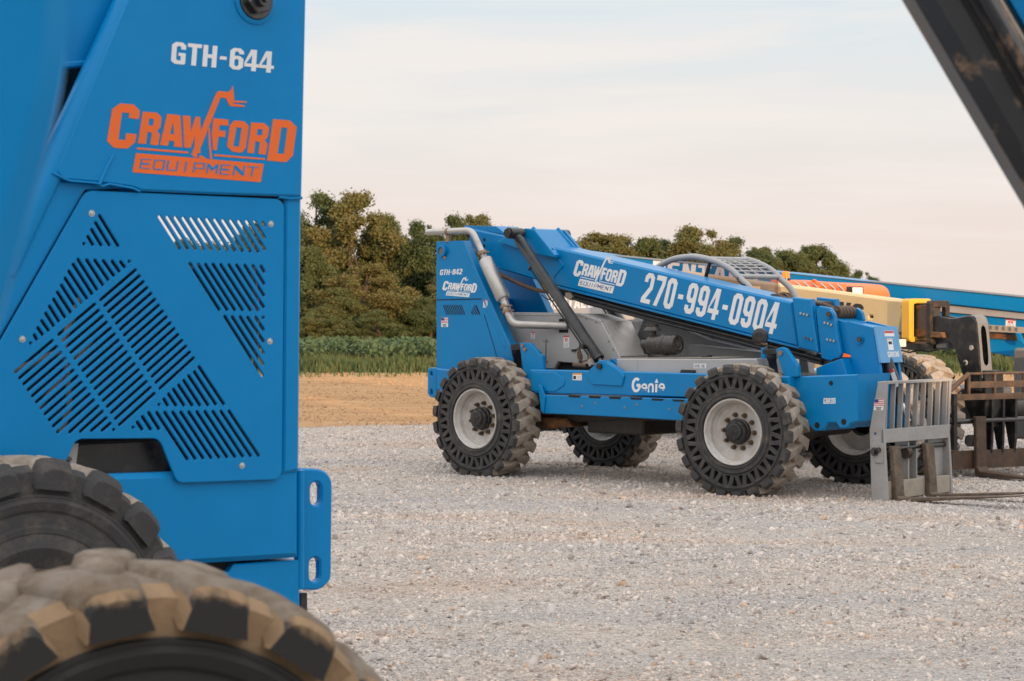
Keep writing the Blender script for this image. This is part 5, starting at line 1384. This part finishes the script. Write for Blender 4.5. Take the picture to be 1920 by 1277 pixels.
# maker's name on the beam, own outlines
def thick(pl, w):
    o1, o2 = [], []
    n = len(pl); P_ = [Vector(p) for p in pl]
    for i in range(n):
        d1 = (P_[i] - P_[i - 1]).normalized() if i > 0 else (P_[1] - P_[0]).normalized()
        d2 = (P_[i + 1] - P_[i]).normalized() if i < n - 1 else d1
        m = (Vector((-d1.y, d1.x)) + Vector((-d2.y, d2.x))).normalized(); k = w / max(.5, m.dot(Vector((-d1.y, d1.x))))
        o1.append(tuple(P_[i] + m * k)); o2.append(tuple(P_[i] - m * k))
    return o1 + o2[::-1]
arc = lambda cx_, cy_, rx, ry, a0, a1, n=14: [(cx_ + rx * math.cos(R(a0 + (a1 - a0) * k / n)), cy_ + ry * math.sin(R(a0 + (a1 - a0) * k / n))) for k in range(n + 1)]
def letter_e(x): return [thick([(x + .13, .30)] + arc(x + .30, .32, .21, .24, -5, 320)[0:], .064)]
gen = [[thick(arc(.40, .52, .30, .42, 50, 345, 20) + [(.66, .50), (.42, .50)], .095)], letter_e(.78)]
gen.append([thick([(1.46, .0), (1.46, .40)] + arc(1.64, .36, .18, .20, 170, 10, 8) + [(1.82, .0)], .075)])
gen.append([[(2.02, 0), (2.18, 0), (2.18, .58), (2.02, .58)]]); gen.append([[(1.95, .66), (2.25, .66), (2.10, .95)]]); gen.append(letter_e(2.25))
decal('maker_lettering', gen, affine(2.80, 1.0, A.pt(1184, 736, .2995), A.pt(1246, 735.5, .2995), A.pt(1185, 709, .2995)), 'decal_white', beam, .2995, .0015)

# cab on the far side: bent tube hoops, mesh roof, glass
yn, yf = 1.42, 2.14
hoop_n = [(1228,520),(1232,504),(1243,495),(1265,485.5),(1290,482),(1307,482),(1338,489),(1369,504.5),(1390,524.6),(1405,539),(1416,560),(1424,600),(1426,640)]
def smooth_curve(pts, n=5):
    P_ = [Vector(p) for p in pts]; P_ = [P_[0] * 2 - P_[1]] + P_ + [P_[-1] * 2 - P_[-2]]; o = []
    for i in range(1, len(P_) - 2):
        for k in range(n):
            t = k / n; a, b_, c_, d_ = P_[i - 1:i + 3]
            o.append(.5 * ((2 * b_) + (c_ - a) * t + (2 * a - 5 * b_ + 4 * c_ - d_) * t * t + (3 * b_ - a - 3 * c_ + d_) * t ** 3))
    return o + [P_[-2]]
hn = smooth_curve([A.p3(x, y, yn) for x, y in hoop_n])
b = MB(); b.tube(hn, .034, 12); cab = b.build('cab', 'cab_grey', m_root, 'grey tube framed cab with mesh roof')
b = MB(); hf = [Vector((p.x, yf, p.z)) for p in hn if p.x > A.pt(1318, 485, yn)[0]]; b.tube(hf, .034, 12); b.build('cab_hoop', 'cab_grey', cab)
def hp(x):   # height of the hoop at machine length x
    L_ = sorted([(p.x, p.z) for p in hn[:-12]]); return float(np.interp(x, [q[0] for q in L_], [q[1] for q in L_]))
xr0, xr1 = A.pt(1325, 485, yn)[0], A.pt(1384, 518, yn)[0]
b = MB()
for k in range(7):
    x = xr0 + (xr1 - xr0) * k / 6; w_ = .026 if k in (0, 6) else .010
    b.tube([(x, yn, hp(x)), (x, yf, hp(x))], w_, 8)
for j in range(1, 4):
    y = yn + (yf - yn) * j / 4; b.tube([(xr0 + (xr1 - xr0) * k / 10, y, hp(xr0 + (xr1 - xr0) * k / 10)) for k in range(11)], .009, 6)
b.build('roof_grille', 'cab_grey', cab)
def strip_glass(name, x0, x1, inset_=.045):
    b = MB(); n = 8; vs = []
    for k in range(n + 1):
        x = x0 + (x1 - x0) * k / n; z = hp(x) - .012; vs += [(x, yn + inset_, z), (x, yf - inset_, z)]
    b.add(vs, [(2 * k, 2 * k + 1, 2 * k + 3, 2 * k + 2) for k in range(n)], smooth=True); return b.build(name, 'cab_glass', cab)
x_end = A.pt(1424, 600, yn)[0]
b = MB(); b.add([(xr1 + .01, yn + .04, hp(xr1) - .01), (xr1 + .01, yf - .04, hp(xr1) - .01), (x_end, yf - .04, hp(xr1) - .75), (x_end, yn + .04, hp(xr1) - .75)], [(0, 1, 2, 3)]); b.build('windshield', 'cab_glass', cab)
for yy in (yn + .015, yf - .015):      # side panes under the hoops
    b = MB(); xa_, xb_ = A.pt(1246, 495, yn)[0], xr1; vs = []
    for k in range(13):
        x = xa_ + (xb_ - xa_) * k / 12; vs += [(x, yy, hp(x) - .03), (x, yy, 1.45)]
    b.add(vs, [(2 * k, 2 * k + 1, 2 * k + 3, 2 * k + 2) for k in range(12)]); b.build('side_window', 'cab_glass', cab)
strip_glass('roof_window', xr0, xr1)
b = MB(); xs_ = A.pt(1262, 500, yn)[0]
b.tube([(xs_ + .5, yn + .01, hp(xs_ + .5) - .03), (xs_ + .42, yn + .01, hp(xs_ + .5) - .25), (xs_ + .40, yn + .01, hp(xs_ + .5) - .8)], .020, 8); b.build('door_frame', 'black_paint', cab)
b = MB(); b.tube([A.p3(1383, 520, yn - .03), A.p3(1384, 527, yn - .05), A.p3(1391, 533, yn - .05), A.p3(1398, 535, yn - .03)], .010, 6); b.build('cab_wire', 'black_paint', cab)
part('cab_body', [(1236,600),(1420,625),(1440,690),(1500,708),(1500,745),(1190,735),(1190,640)], yn + .0, yf + .02, 'cab_grey', .01, parent=cab)
b = MB(); sx0 = A.pt(1300, 540, yn)[0]; b.box((sx0 - .25, yn + .2, 1.2), (sx0 - .12, yf - .2, hp(sx0) - .55), bev=.03); b.build('seat', 'black_paint', cab)

# ------------------------------------------------------------------ yellow telehandler behind it, at the right
# it points more towards the viewer than the middle machine; its frame meets that one's at the boom end
_w = A.world(A.pt(1700, 600, 4.15)[0], 4.15)
_t = Frame(0, 0, R(-60))
_q = Vector((_w[0], _w[1])) - _t.e * 5.0 - _t.n * 4.15
YF = Frame(_q.x, _q.y, R(-60))
y_root = thing('telehandler', 'pale yellow telehandler with black gooseneck boom head, lowered forks at right edge', 'telehandler', YF.world(3.6, 3.3), YF.a)
_off = Matrix.Translation((-3.6, -3.3, 0))
def ybuild(b, name, m, parent=None):
    o = b.build(name, m, parent or y_root)
    if parent is None or parent is y_root: o.matrix_local = _off
    return o
def ypart(name, px, y0, y1, m, bev=.006, parent=None, holes=(), fil=0.0):
    b = MB(); p = YF.P(px, y0)
    if fil: p = fillet(p, fil, 4)
    b.prism([p] + [list(h) for h in holes], y0, y1, bev); return ybuild(b, name, m, parent)
Y0, Y1 = 4.15, 4.36
ob_ = MB(); q = YF.P([(1268,508),(1300,513),(1701,565),(1689,634),(1268,560)], Y0)
q += []
ob_.prism([q, fillet(YF.P([(1629,592),(1636,592.5),(1636,596.5),(1629,596)], Y0), .02, 3)], Y0, Y1, .02)
yb = ybuild(ob_, 'boom', 'yellow_paint')
ypart('boom_hole', [(1627,590),(1638,590.5),(1638,598),(1627,597.5)], Y0 + .03, Y0 + .05, 'black_void', 0, yb)
ypart('boom_flange', [(1693,565),(1699,564),(1688,634),(1681,633)], Y0 - .02, Y1 + .02, 'rail_tan', .005, yb)
for q_ in ((1692,576),(1688,624.5)):
    c = YF.pt(*q_, Y0 - .02); b = MB(); b.tube([(c[0], Y0 - .03, c[1]), (c[0], Y0 - .02, c[1])], .014, 8); ybuild(b, 'bolt', 'bolt_steel', yb)
f = affine(1.1, 1, YF.pt(1561, 604, Y0), YF.pt(1620, 606, Y0), YF.pt(1566, 566, Y0))
ps, w = text_polys('VS', glyphs(.2, .13, .5), gap=.10)
decal('lettering', ps, affine(w, 1, YF.pt(1571, 600, Y0), YF.pt(1616, 606, Y0), YF.pt(1575, 565.5, Y0)), 'decal_black', yb, Y0 - .001, .002)
# bright yellow guard frame round the inner boom (open to the front, so it is a ring seen from there)
rx0, rx1 = YF.pt(1697, 600, Y0)[0], YF.pt(1705, 600, Y0)[0]
zt, zb = YF.pt(1703, 560, Y0)[1], YF.pt(1691, 641, Y0)[1]
b = MB()   # ring lies across the boom: build in y,z then stand it on x
Mr = Matrix(((0, 1, 0, 0), (1, 0, 0, 0), (0, 0, 1, 0), (0, 0, 0, 1)))
ya, yc_ = Y0 - .05, Y1 + .07
ring = fillet([(ya, zb), (yc_, zb), (yc_, zt), (ya, zt)], .05, 4); hole = [(ya + .07, zb + .06), (yc_ - .06, zb + .06), (yc_ - .06, zt - .06), (ya + .07, zt - .06)]
b.prism([ring, hole], rx1 + .06, rx0, .006, M=Mr); ybuild(b, 'guard_frame', 'yellow_bright', yb)
b = MB(); b.box((rx0 - .3, ya + .10, zb + .07), (rx1 + .30, yc_ - .08, zt - .07), bev=.012); ib = ybuild(b, 'inner_boom', 'sleeve_grey')
b = MB(); b.box((rx1 + .05, ya + .095, zt - .11), (rx1 + .29, yc_ - .075, zt - .075)); ybuild(b, 'wear_strip', 'rusty', ib); b = MB(); b.box((rx1 + .05, ya + .095, zb + .065), (rx1 + .29, yc_ - .075, zb + .15)); ybuild(b, 'wear_strip', 'rusty', ib)
# black end frame
xe = rx1 + .30
b = MB(); b.prism([fillet([(ya + .04, zb - .02), (yc_ - .0, zb - .02), (yc_ - .0, zt - .02), (ya + .04, zt - .02)], .04, 3), [(ya + .11, zb + .07), (yc_ - .06, zb + .07), (yc_ - .06, zt - .10), (ya + .11, zt - .10)]], xe + .07, xe, .006, M=Mr); ybuild(b, 'end_frame', 'grease_black', ib)
# gooseneck head
gn = [(1742,596),(1756,592),(1785,597),(1814,591),(1823,592.5),(1831,604),(1838,690),(1839,722),(1839,735),(1812,735),(1807,712),(1797,680),(1788,650),(1776,640),(1745,634)]
gy0, gy1 = 4.18, 4.355
b = MB(); p = YF.P(gn, gy0)
hl = [circ(YF.pt(1822, 652, gy0), .0001, 4)]
b.prism([fillet(p, [.02,.02,.06,.05,.05,.08,.02,.01,.01,.01,.03,.05,.06,.06,.02], 4)], gy0, gy0 + .04, .012); gk = ybuild(b, 'boom_head', 'black_paint')
b = MB(); b.prism([fillet(p, [.02,.02,.06,.05,.05,.08,.02,.01,.01,.01,.03,.05,.06,.06,.02], 4)], gy1 - .04, gy1, .008); ybuild(b, 'head_plate', 'black_paint', gk)
# grey front skin of the head with its oval opening
fp = [YF.pt(*q_, gy0) for q_ in ((1818,590),(1826,595),(1830,606),(1834,650),(1837,690),(1838.5,709))]
ov = []
b = MB(); W_ = gy1 - gy0 - .02
# unroll the skin: s along the curve, y across
S = [0]
for i in range(1, len(fp)): S.append(S[-1] + (Vector(fp[i]) - Vector(fp[i - 1])).length)
s0_, s1_ = S[2] + .02, S[4] - .02
cols = [0, .30, .70, 1.0]
def sk(s, u):
    x = float(np.interp(s, S, [q_[0] for q_ in fp])); z = float(np.interp(s, S, [q_[1] for q_ in fp])); return (x + .012, gy0 + .01 + W_ * u, z)
rows = [S[0], S[1], S[2], s0_]
for k in range(9):      # opening edge follows an oval
    rows.append(s0_ + (s1_ - s0_) * (k + .5) / 9)
rows += [s1_, S[-1]]
def hw(s):
    t = (s - s0_) / (s1_ - s0_)
    return 0 if t <= 0 or t >= 1 else .26 * min(1, math.sqrt(max(0, 1 - (abs(t - .5) * 2) ** 6)))
for ra, rb in zip(rows[:-1], rows[1:]):
    ha, hb_ = hw(ra), hw(rb)
    if ha == 0 and hb_ == 0:
        b.add([sk(ra, 0), sk(ra, 1), sk(rb, 1), sk(rb, 0)], [(0, 1, 2, 3)])
    else:
        b.add([sk(ra, 0), sk(ra, .5 - ha), sk(rb, .5 - hb_), sk(rb, 0)], [(0, 1, 2, 3)]); b.add([sk(ra, .5 + ha), sk(ra, 1), sk(rb, 1), sk(rb, .5 + hb_)], [(0, 1, 2, 3)])
ybuild(b, 'front_skin', 'skin_grey', gk)
b = MB(); b.box((fp[3][0] - .22, gy0 + .05, fp[4][1]), (fp[3][0] - .12, gy1 - .05, fp[2][1])); ybuild(b, 'head_core', 'black_void', gk)
b = MB(); c = YF.pt(1852, 640, 4.35); b.tube([(c[0] - .08, 4.36, c[1] + .05), (c[0] - .04, 4.38, c[1] + .0), (c[0] - .05, 4.42, c[1] - .13), (c[0] - .08, 4.40, c[1] - .2)], .011, 8); ybuild(b, 'hose', 'rail_tan', gk)
for q_, r_, m_ in (((1822,652),.028,'silver_trim'), ((1811,680),.030,'silver_trim')):
    c = YF.pt(*q_, gy0); b = MB(); b.tube([(c[0], gy0 - .012, c[1]), (c[0], gy0, c[1])], r_, 18); ybuild(b, 'head_pin', m_, gk)
b = MB(); c = YF.pt(1810, 681, gy0); b.tube([(c[0], gy0 - .014, c[1]), (c[0], gy0 - .010, c[1])], .022, 16); ybuild(b, 'pin_bore', 'black_void', gk)
ypart('rusty_stop', [(1744,622),(1765,623),(1768,633),(1744,633)], gy0 - .05, gy0 + .1, 'rusty', .005, gk)
ypart('dump_cylinder', [(1752,646),(1772,641),(1777,644),(1775,655),(1754,655)], gy0 + .02, gy0 + .14, 'dark_grey_paint', .02, gk)
b = MB(); b.tube([YF.p3(1692, 645, 4.2), YF.p3(1742, 646, 4.2)], .045, 12); ybuild(b, 'under_beam', 'black_paint')
ypart('under_tray', [(1690,641),(1742,645),(1742,656),(1690,655)], 4.15, 4.6, 'black_paint', .005)
b = MB(); b.tube([YF.p3(1690, 657, 4.2), YF.p3(1705, 661, 4.2), YF.p3(1722, 657, 4.2), YF.p3(1741, 659, 4.2), YF.p3(1760, 656, 4.2)], .010, 6); ybuild(b, 'loose_wire', 'black_paint')
# lamps
def lamp(px, y, sz_, name='work_lamp'):
    c = YF.pt(*px, y); b = MB(); b.box((c[0] - sz_ * .9, y - sz_, c[1] - sz_ * .75), (c[0] + sz_ * .15, y + sz_, c[1] + sz_ * .75), bev=.01); o = ybuild(b, name, 'black_paint')
    b = MB(); b.box((c[0] + sz_ * .15, y - sz_ * .8, c[1] - sz_ * .6), (c[0] + sz_ * .22, y + sz_ * .8, c[1] + sz_ * .6)); ybuild(b, 'lens', 'lamp_lens', o); return o
o = lamp((1606, 548), 4.50, .095)
lamp((1690, 643), 3.98, .07)
# wheel (near front), other wheels and chassis of the yellow machine
def ywheel(px, py, y, z):
    a, _ = YF.pt(px, py, y); return a
ya_ = ywheel(1688, 780, 3.55, .65)
for (xx, yy, far) in ((ya_, 3.55, False), (ya_ - 3.3, 3.55, False), (ya_, 6.35, True), (ya_ - 3.3, 6.35, True)):
    w_ = copy_tree(WHEEL); w_.parent = y_root; w_.location = (xx - 3.6, yy - 3.3, .66); w_.rotation_euler = (0, .3 + xx, math.pi if far else 0)
for xx in (ya_, ya_ - 3.3):
    b = MB(); b.tube([(xx, 3.7, .66), (xx, 6.1, .66)], .12, 12); ybuild(b, 'axle', 'grease_black')
b = MB(); b.box((ya_ - 4.2, 3.75, .55), (ya_ + .25, 4.95, .95), bev=.02); ybuild(b, 'chassis', 'dark_grey_paint')
b = MB(); q = [(ya_ - 4.1, .95), (ya_ - 2.9, .95), (ya_ - 3.3, 2.1), (ya_ - 3.9, 2.1)]; b.prism([q], 3.9, 4.08, .01); b.prism([q], 4.68, 4.86, .01); ybuild(b, 'tower', 'yellow_paint')
# fork carriage of the yellow machine
fy0, fy1 = 3.72, 5.0
cx0 = YF.pt(1826, 757, fy0)[0] * 0 + YF.pt(1800, 740, 3.95)[0]
def yz(py, px=1850, y=4.3): return YF.pt(px, py, y)[1]
car2 = MB(); zT, zM, zL, zS, zB0, zB1 = yz(699.5), yz(720), yz(742), yz(787), yz(842), yz(876)
xf = YF.pt(1862, 742, 4.3)[0]
car2.box((xf - .03, fy0, zL - .035), (xf + .03, fy1, zL + .03)); cr2 = ybuild(car2, 'fork_carriage', 'dark_steel')
b = MB(); b.tube([(xf, 3.95, zT), (xf, fy1, zT)], .014, 8); ybuild(b, 'top_rail', 'dark_steel', cr2)
b = MB(); b.box((xf - .012, 3.95, zM - .035), (xf + .012, fy1, zM + .035)); ybuild(b, 'guard_rail', 'dark_steel', cr2)
b = MB(); b.tube([(xf, 3.62, zL + .03), (xf, 3.95, zT)], .028, 8); ybuild(b, 'diagonal_brace', 'dark_steel', cr2)
for yy in (3.95, 4.32, 4.75, 5.2):
    b = MB(); b.box((xf - .014, yy - .014, zL), (xf + .014, yy + .014, zT)); ybuild(b, 'post', 'dark_steel', cr2)
b = MB(); b.box((xf - .09, fy0 - .02, zB0 + .02), (xf + .05, fy0 + .025, zL + .035)); ybuild(b, 'side_plate', 'black_paint', cr2)
b = MB(); b.tube([(xf, fy0 - .05, zS), (xf, fy1, zS)], .030, 14); ybuild(b, 'fork_shaft', 'bolt_steel', cr2)
b = MB(); b.box((xf - .04, fy0, zB1), (xf + .0, fy1, zB0)); ybuild(b, 'bottom_rail', 'dark_steel', cr2)
for yy in (4.26, 4.42, 4.60):
    b = MB(); b.prism([[(xf - .22, zL), (xf + .03, zL), (xf + .02, zB0 + .1), (xf - .02, zB1 + .02), (xf - .1, zB0 + .1)]], yy, yy + .03, .004); ybuild(b, 'mounting_plate', 'black_paint', cr2)
b = MB(); b.prism([[(xf - .36, zL + .28), (xf - .02, zL + .28), (xf + .0, zL - .04), (xf - .04, zS - .08), (xf - .22, zS - .08), (xf - .36, zL - .04)]], 4.2, 4.46, .01); ybuild(b, 'coupler', 'black_paint', cr2)
for yy in (4.05, 4.95):
    b = MB(); z0 = .02; pr = [(xf + .03, zS + .05), (xf + .085, zS + .05), (xf + .10, z0 + .10), (xf + .14, z0 + .055), (xf + 1.30, z0 + .03), (xf + 1.30, z0 + .02), (xf + .11, z0), (xf + .06, z0), (xf + .05, z0 + .1)]
    b.prism([pr], yy - .07, yy + .07, .008); ybuild(b, 'fork', 'dark_steel', cr2)
b = MB(); c = YF.pt(1829, 826, 4.1); b.tube([(c[0], 4.0, c[1]), (c[0], 4.12, c[1])], .065, 18); ybuild(b, 'tilt_pin', 'dark_grey_paint', cr2)

# ------------------------------------------------------------------ orange machine between the yellow one and the long boom
o_root = thing('lift_machine', 'orange hooded machine with amber beacon, mostly hidden behind the yellow boom', 'machine', A.world(2.6, 5.6), A.a)
OY = 5.75
def obuild(b, name, m, parent=None):
    o = b.build(name, m, parent or o_root)
    if parent is None: o.matrix_local = Matrix.Translation((-2.6, -5.6, 0))
    return o
hp_ = fillet(A.P([(1440,524),(1488,528),(1560,531),(1588,534),(1599,543),(1602,560),(1440,560)], OY), [.02,.1,.2,.2,.1,.01,.01], 4)
b = MB(); b.prism([hp_], OY, OY + .8, .05); hood_o = obuild(b, 'hood', 'orange_paint')
for k in range(6):
    x = 1497 + 15.5 * k; b = MB(); b.tube([A.p3(x - 5, 529 + k * .8, OY - .004), A.p3(x + 5, 537 + k, OY - .006), A.p3(x + 13, 549 + k, OY - .004)], .010, 6); obuild(b, 'hood_rib', 'silver_trim', hood_o)
lg = A.P([(1521,531),(1531,531),(1530,525.5),(1526,523.5),(1522,526)], OY); b = MB(); b.prism([lg, circ(A.pt(1526, 527, OY), .012, 10)], OY - .01, OY + .02, .002); obuild(b, 'lifting_eye', 'decal_orange', hood_o)
zt_ = A.pt(1360, 634, OY)[1]; bx0, bx1 = A.pt(1335, 640, OY)[0], A.pt(1600, 640, OY)[0]
b = MB(); b.box((bx0, OY + .02, .45), (bx1, OY + .78, zt_), bev=.03); obuild(b, 'body', 'orange_paint')
b = MB(); b.box((bx0 + .35, OY + .1, zt_ + .002), (bx1 - .02, OY + .7, hp_[-1][1] - .002)); obuild(b, 'engine_block', 'black_paint')
b = MB(); b.tube([A.p3(1338, 632, OY - .02), A.p3(1341, 640, OY - .02), A.p3(1347, 634, OY - .02)], .014, 6); b.tube([A.p3(1357, 632, OY - .02), A.p3(1358, 640, OY - .03), A.p3(1365, 645, OY - .02), A.p3(1374, 643, OY - .02)], .020, 8); obuild(b, 'body_hose', 'black_paint')
c = A.pt(1473, 524, OY + .2); b = MB(); b.tube([(c[0], OY + .2, c[1] - .04), (c[0], OY + .2, c[1] + .015)], .062, 18); be = obuild(b, 'beacon', 'black_paint')
b = MB(); b.tube([(c[0], OY + .2, c[1] + .015), (c[0], OY + .2, c[1] + .09), (c[0], OY + .2, c[1] + .105)], [.055, .050, .035], 20); obuild(b, 'lens', 'amber_lens', be)
wz = .42
for xx in (bx0 + .5, bx1 - .5):
    for yy in (OY - .12, OY + .62):
        b = MB(); b.lathe([(.22, yy - .005), (.40, yy), (.42, yy + .03), (.42, yy + .24), (.40, yy + .27), (.22, yy + .275)], 32, M=Matrix.Translation((xx, 0, wz))); w_ = obuild(b, 'wheel', 'rubber')
        b = MB(); b.lathe([(.0001, yy + .02), (.22, yy - .004), (.22, yy + .27)], 24, M=Matrix.Translation((xx, 0, wz))); obuild(b, 'rim', 'silver_trim', w_)

# ------------------------------------------------------------------ long blue boom lift, farthest of the machines
BY = 6.95
l_root = thing('boom_lift', 'long low blue boom lift parked behind everything, its straight boom running out at right', 'boom lift', A.world(1.0, BY), A.a)
def lbuild(b, name, m, parent=None):
    o = b.build(name, m, parent or l_root)
    if parent is None: o.matrix_local = Matrix.Translation((-1.0, -BY, 0))
    return o
def lpart(name, px, y0, y1, m, bev=.006, parent=None, fil=0):
    b = MB(); p = A.P(px, y0)
    if fil: p = fillet(p, fil, 3)
    b.prism([p], y0, y1, bev); return lbuild(b, name, m, parent)
lbm = lpart('boom', [(1130,478),(1171,482),(1482,512),(1747,540.5),(1960,562),(1960,590.5),(1747,567.5),(1480,541),(1130,521)], BY, BY + .40, 'blue_paint', .012)
lpart('boom_edge', [(1130,477.3),(1960,561.3),(1960,562.3),(1130,478.3)], BY - .01, BY + .41, 'dark_grey_paint', 0, lbm)
lpart('telescope', [(1480,543),(1747,568.5),(1960,591),(1960,603),(1747,583),(1480,556)], BY + .05, BY + .35, 'silver_trim', .006)
lpart('lower_boom', [(1600,571),(1747,584),(1960,604),(1960,690),(1900,669),(1730,640),(1600,620)], BY + .08, BY + .34, 'blue_paint', .010)
tr_ = lpart('hose_track', [(1850,609),(1960,617),(1960,627),(1850,622)], BY + .0, BY + .08, 'rail_tan', .004)
lpart('track_gap', [(1850,624),(1960,632),(1960,642),(1850,634)], BY + .06, BY + .08, 'rusty', .002, tr_)
for k in range(5):
    x = 1858 + 12 * k; b = MB(); c = A.pt(x, 614 + k, BY - .002); b.box((c[0] - .01, BY - .012, c[1] - .02), (c[0] + .012, BY, c[1] + .025)); lbuild(b, 'track_clip', 'dark_grey_paint', tr_)
lpart('jib_bracket', [(1904,624),(1912,625),(1919,645),(1909,640)], BY - .04, BY + .0, 'blue_paint', .004)
b = MB()
sticker(lbm, ((1885.5,613),(1904,615),(1886,598)), BY + .0795, 'warning')
for ch in lbm.children: pass
ps, w = text_polys('RENTALS', glyphs(.2, .1, .56), gap=.10, adv=.56)
decal('lettering', ps, affine(w, 1, A.pt(1222, 519, BY), A.pt(1420, 537, BY), A.pt(1225, 488.5, BY)), 'decal_white', lbm, BY - .001, .002)
# turret with grey cowl bearing the same word
tz_ = A.P([(1008,548),(1131,552),(1131,600),(1008,600)], BY - .2)
b = MB(); b.prism([tz_], BY - .2, BY + 1.1, .02); cw = lbuild(b, 'turret_cowl', 'grey_paint')
decal('lettering', ps, affine(w, 1, A.pt(1026, 580.5, BY - .2), A.pt(1113, 577, BY - .2), A.pt(1027, 560.5, BY - .2)), 'decal_white', cw, BY - .201, .002)
b = MB(); xa, xb = tz_[0][0], tz_[1][0]; zz = tz_[2][1]; b.box((xa + .1, BY - .1, .95), (xb + .6, BY + 1.0, zz - .002), bev=.02); lbuild(b, 'turret', 'dark_grey_paint')
b = MB(); b.prism([A.P([(1095,470),(1150,478),(1150,540),(1110,556),(1080,556)], BY + .1)], BY + .1, BY + .3, .01); lbuild(b, 'boom_riser', 'blue_paint')
b = MB(); b.box((xa - .2, BY - .1, .55), (xb + 2.2, BY + 1.0, .93), bev=.02); lbuild(b, 'chassis', 'blue_paint')
for xx in (xa + .2, xb + 1.8):
    for yy in (BY - .35, BY + .95):
        b = MB(); b.lathe([(.24, yy - .005), (.46, yy), (.48, yy + .03), (.48, yy + .27), (.46, yy + .3), (.24, yy + .305)], 32, M=Matrix.Translation((xx, 0, .48))); w_ = lbuild(b, 'wheel', 'rubber')
        b = MB(); b.lathe([(.0001, yy + .03), (.24, yy - .004), (.24, yy + .30)], 24, M=Matrix.Translation((xx, 0, .48))); lbuild(b, 'rim', 'silver_trim', w_)
xe_ = A.pt(1960, 600, BY)[0]; b = MB(); b.box((xe_ - .1, BY - .6, .25), (xe_ + 1.1, BY + 1.2, 1.35), bev=.03); lbuild(b, 'work_platform', 'dark_grey_paint')

# ------------------------------------------------------------------ black arm crossing the upper right corner, near the lens
Q = Frame(0.95, 4.75, R(-6))
q_root = thing('lift_machine', 'black scuffed steel arm with blue backing crossing the upper right corner, out of focus', 'machine', Q.world(0, 0), Q.a)
def qp(pts, y):       # the arm runs on above the frame: lengthen its upper end along its own slope
    return Q.P([(x - .588 * 700, py - 700) if py < -60 else (x, py) for x, py in pts], y)
b = MB(); q = qp([(1673,-80),(1845,-80),(2140,445),(1992,463)], 0); b.prism([q], 0, .22, .035); qa = b.build('arm', 'arm_black', q_root)
b = MB(); q = qp([(1766,-80),(1778,-80),(2084,460),(2072,460)], -.02); b.prism([q], -.012, .004, .004); b.build('weld_rib', 'black_void', qa)
b = MB(); q = qp([(1795,-80),(1828,-80),(2138,460),(2105,460)], -.045); b.prism([q], -.045, .01, .012); b.build('side_rail', 'arm_black', qa)
b = MB(); q = qp([(1825,-80),(1835,-80),(1945,110),(1935,110)], .03); b.prism([q], .03, .06, .004); b.build('grease_line', 'rail_tan', qa)
b = MB(); q = qp([(1820,-80),(1842,-80),(2097,360),(2070,360)], .08); b.prism([q], .08, .15, 0); b.build('arm_gap', 'black_void', qa)
b = MB(); q = qp([(1836,-80),(2200,-80),(2200,540)], .16); b.prism([q], .16, .40, .02); b.build('backing_plate', 'blue_near', q_root)
b = MB(); c0, c1 = Q.pt(2060, 460, .1), Q.pt(2120, 1000, .1); b.tube([(c0[0], .1, c0[1] + .1), (c0[0] + .1, .1, 0)], .09, 16); b.build('stabiliser_leg', 'black_paint', q_root)
b = MB(); c = Q.pt(1929, 1224, .1); b.tube([(c[0], .1, c[1]), (c[0] + .5, .1, c[1] + .02)], [.022, .03], 12); b.build('leg_handle', 'blue_near', q_root)
b = MB(); c = Q.pt(1928, 790, .1); b.tube([(c[0], .1, c[1]), (c[0] + .4, .1, c[1] + .02)], [.012, .02], 12); b.build('leg_handle', 'blue_near', q_root)

# ------------------------------------------------------------------ blue steel right in front of the lens, far left
Z = Frame(-.40, 1.90, R(12))
z_root = thing('machine_panel', 'big soft blue steel panel edge very close to the lens at the far left', 'machine panel', Z.world(0, 0), Z.a)
b = MB(); q = Z.P([(134,-80),(124,115),(98,238),(66,345),(38,450),(10,560),(-80,800),(-700,1100),(-700,-80)], 0); b.prism([fillet(q, .03, 4)], 0, .12, .02); b.build('panel', 'blue_near', z_root)
b = MB(); c = Z.pt(-500, 900, .06); b.box((c[0] - .12, .02, .0), (c[0] + .12, .10, c[1] + .1), bev=.01); b.build('panel_stand', 'blue_near', z_root)
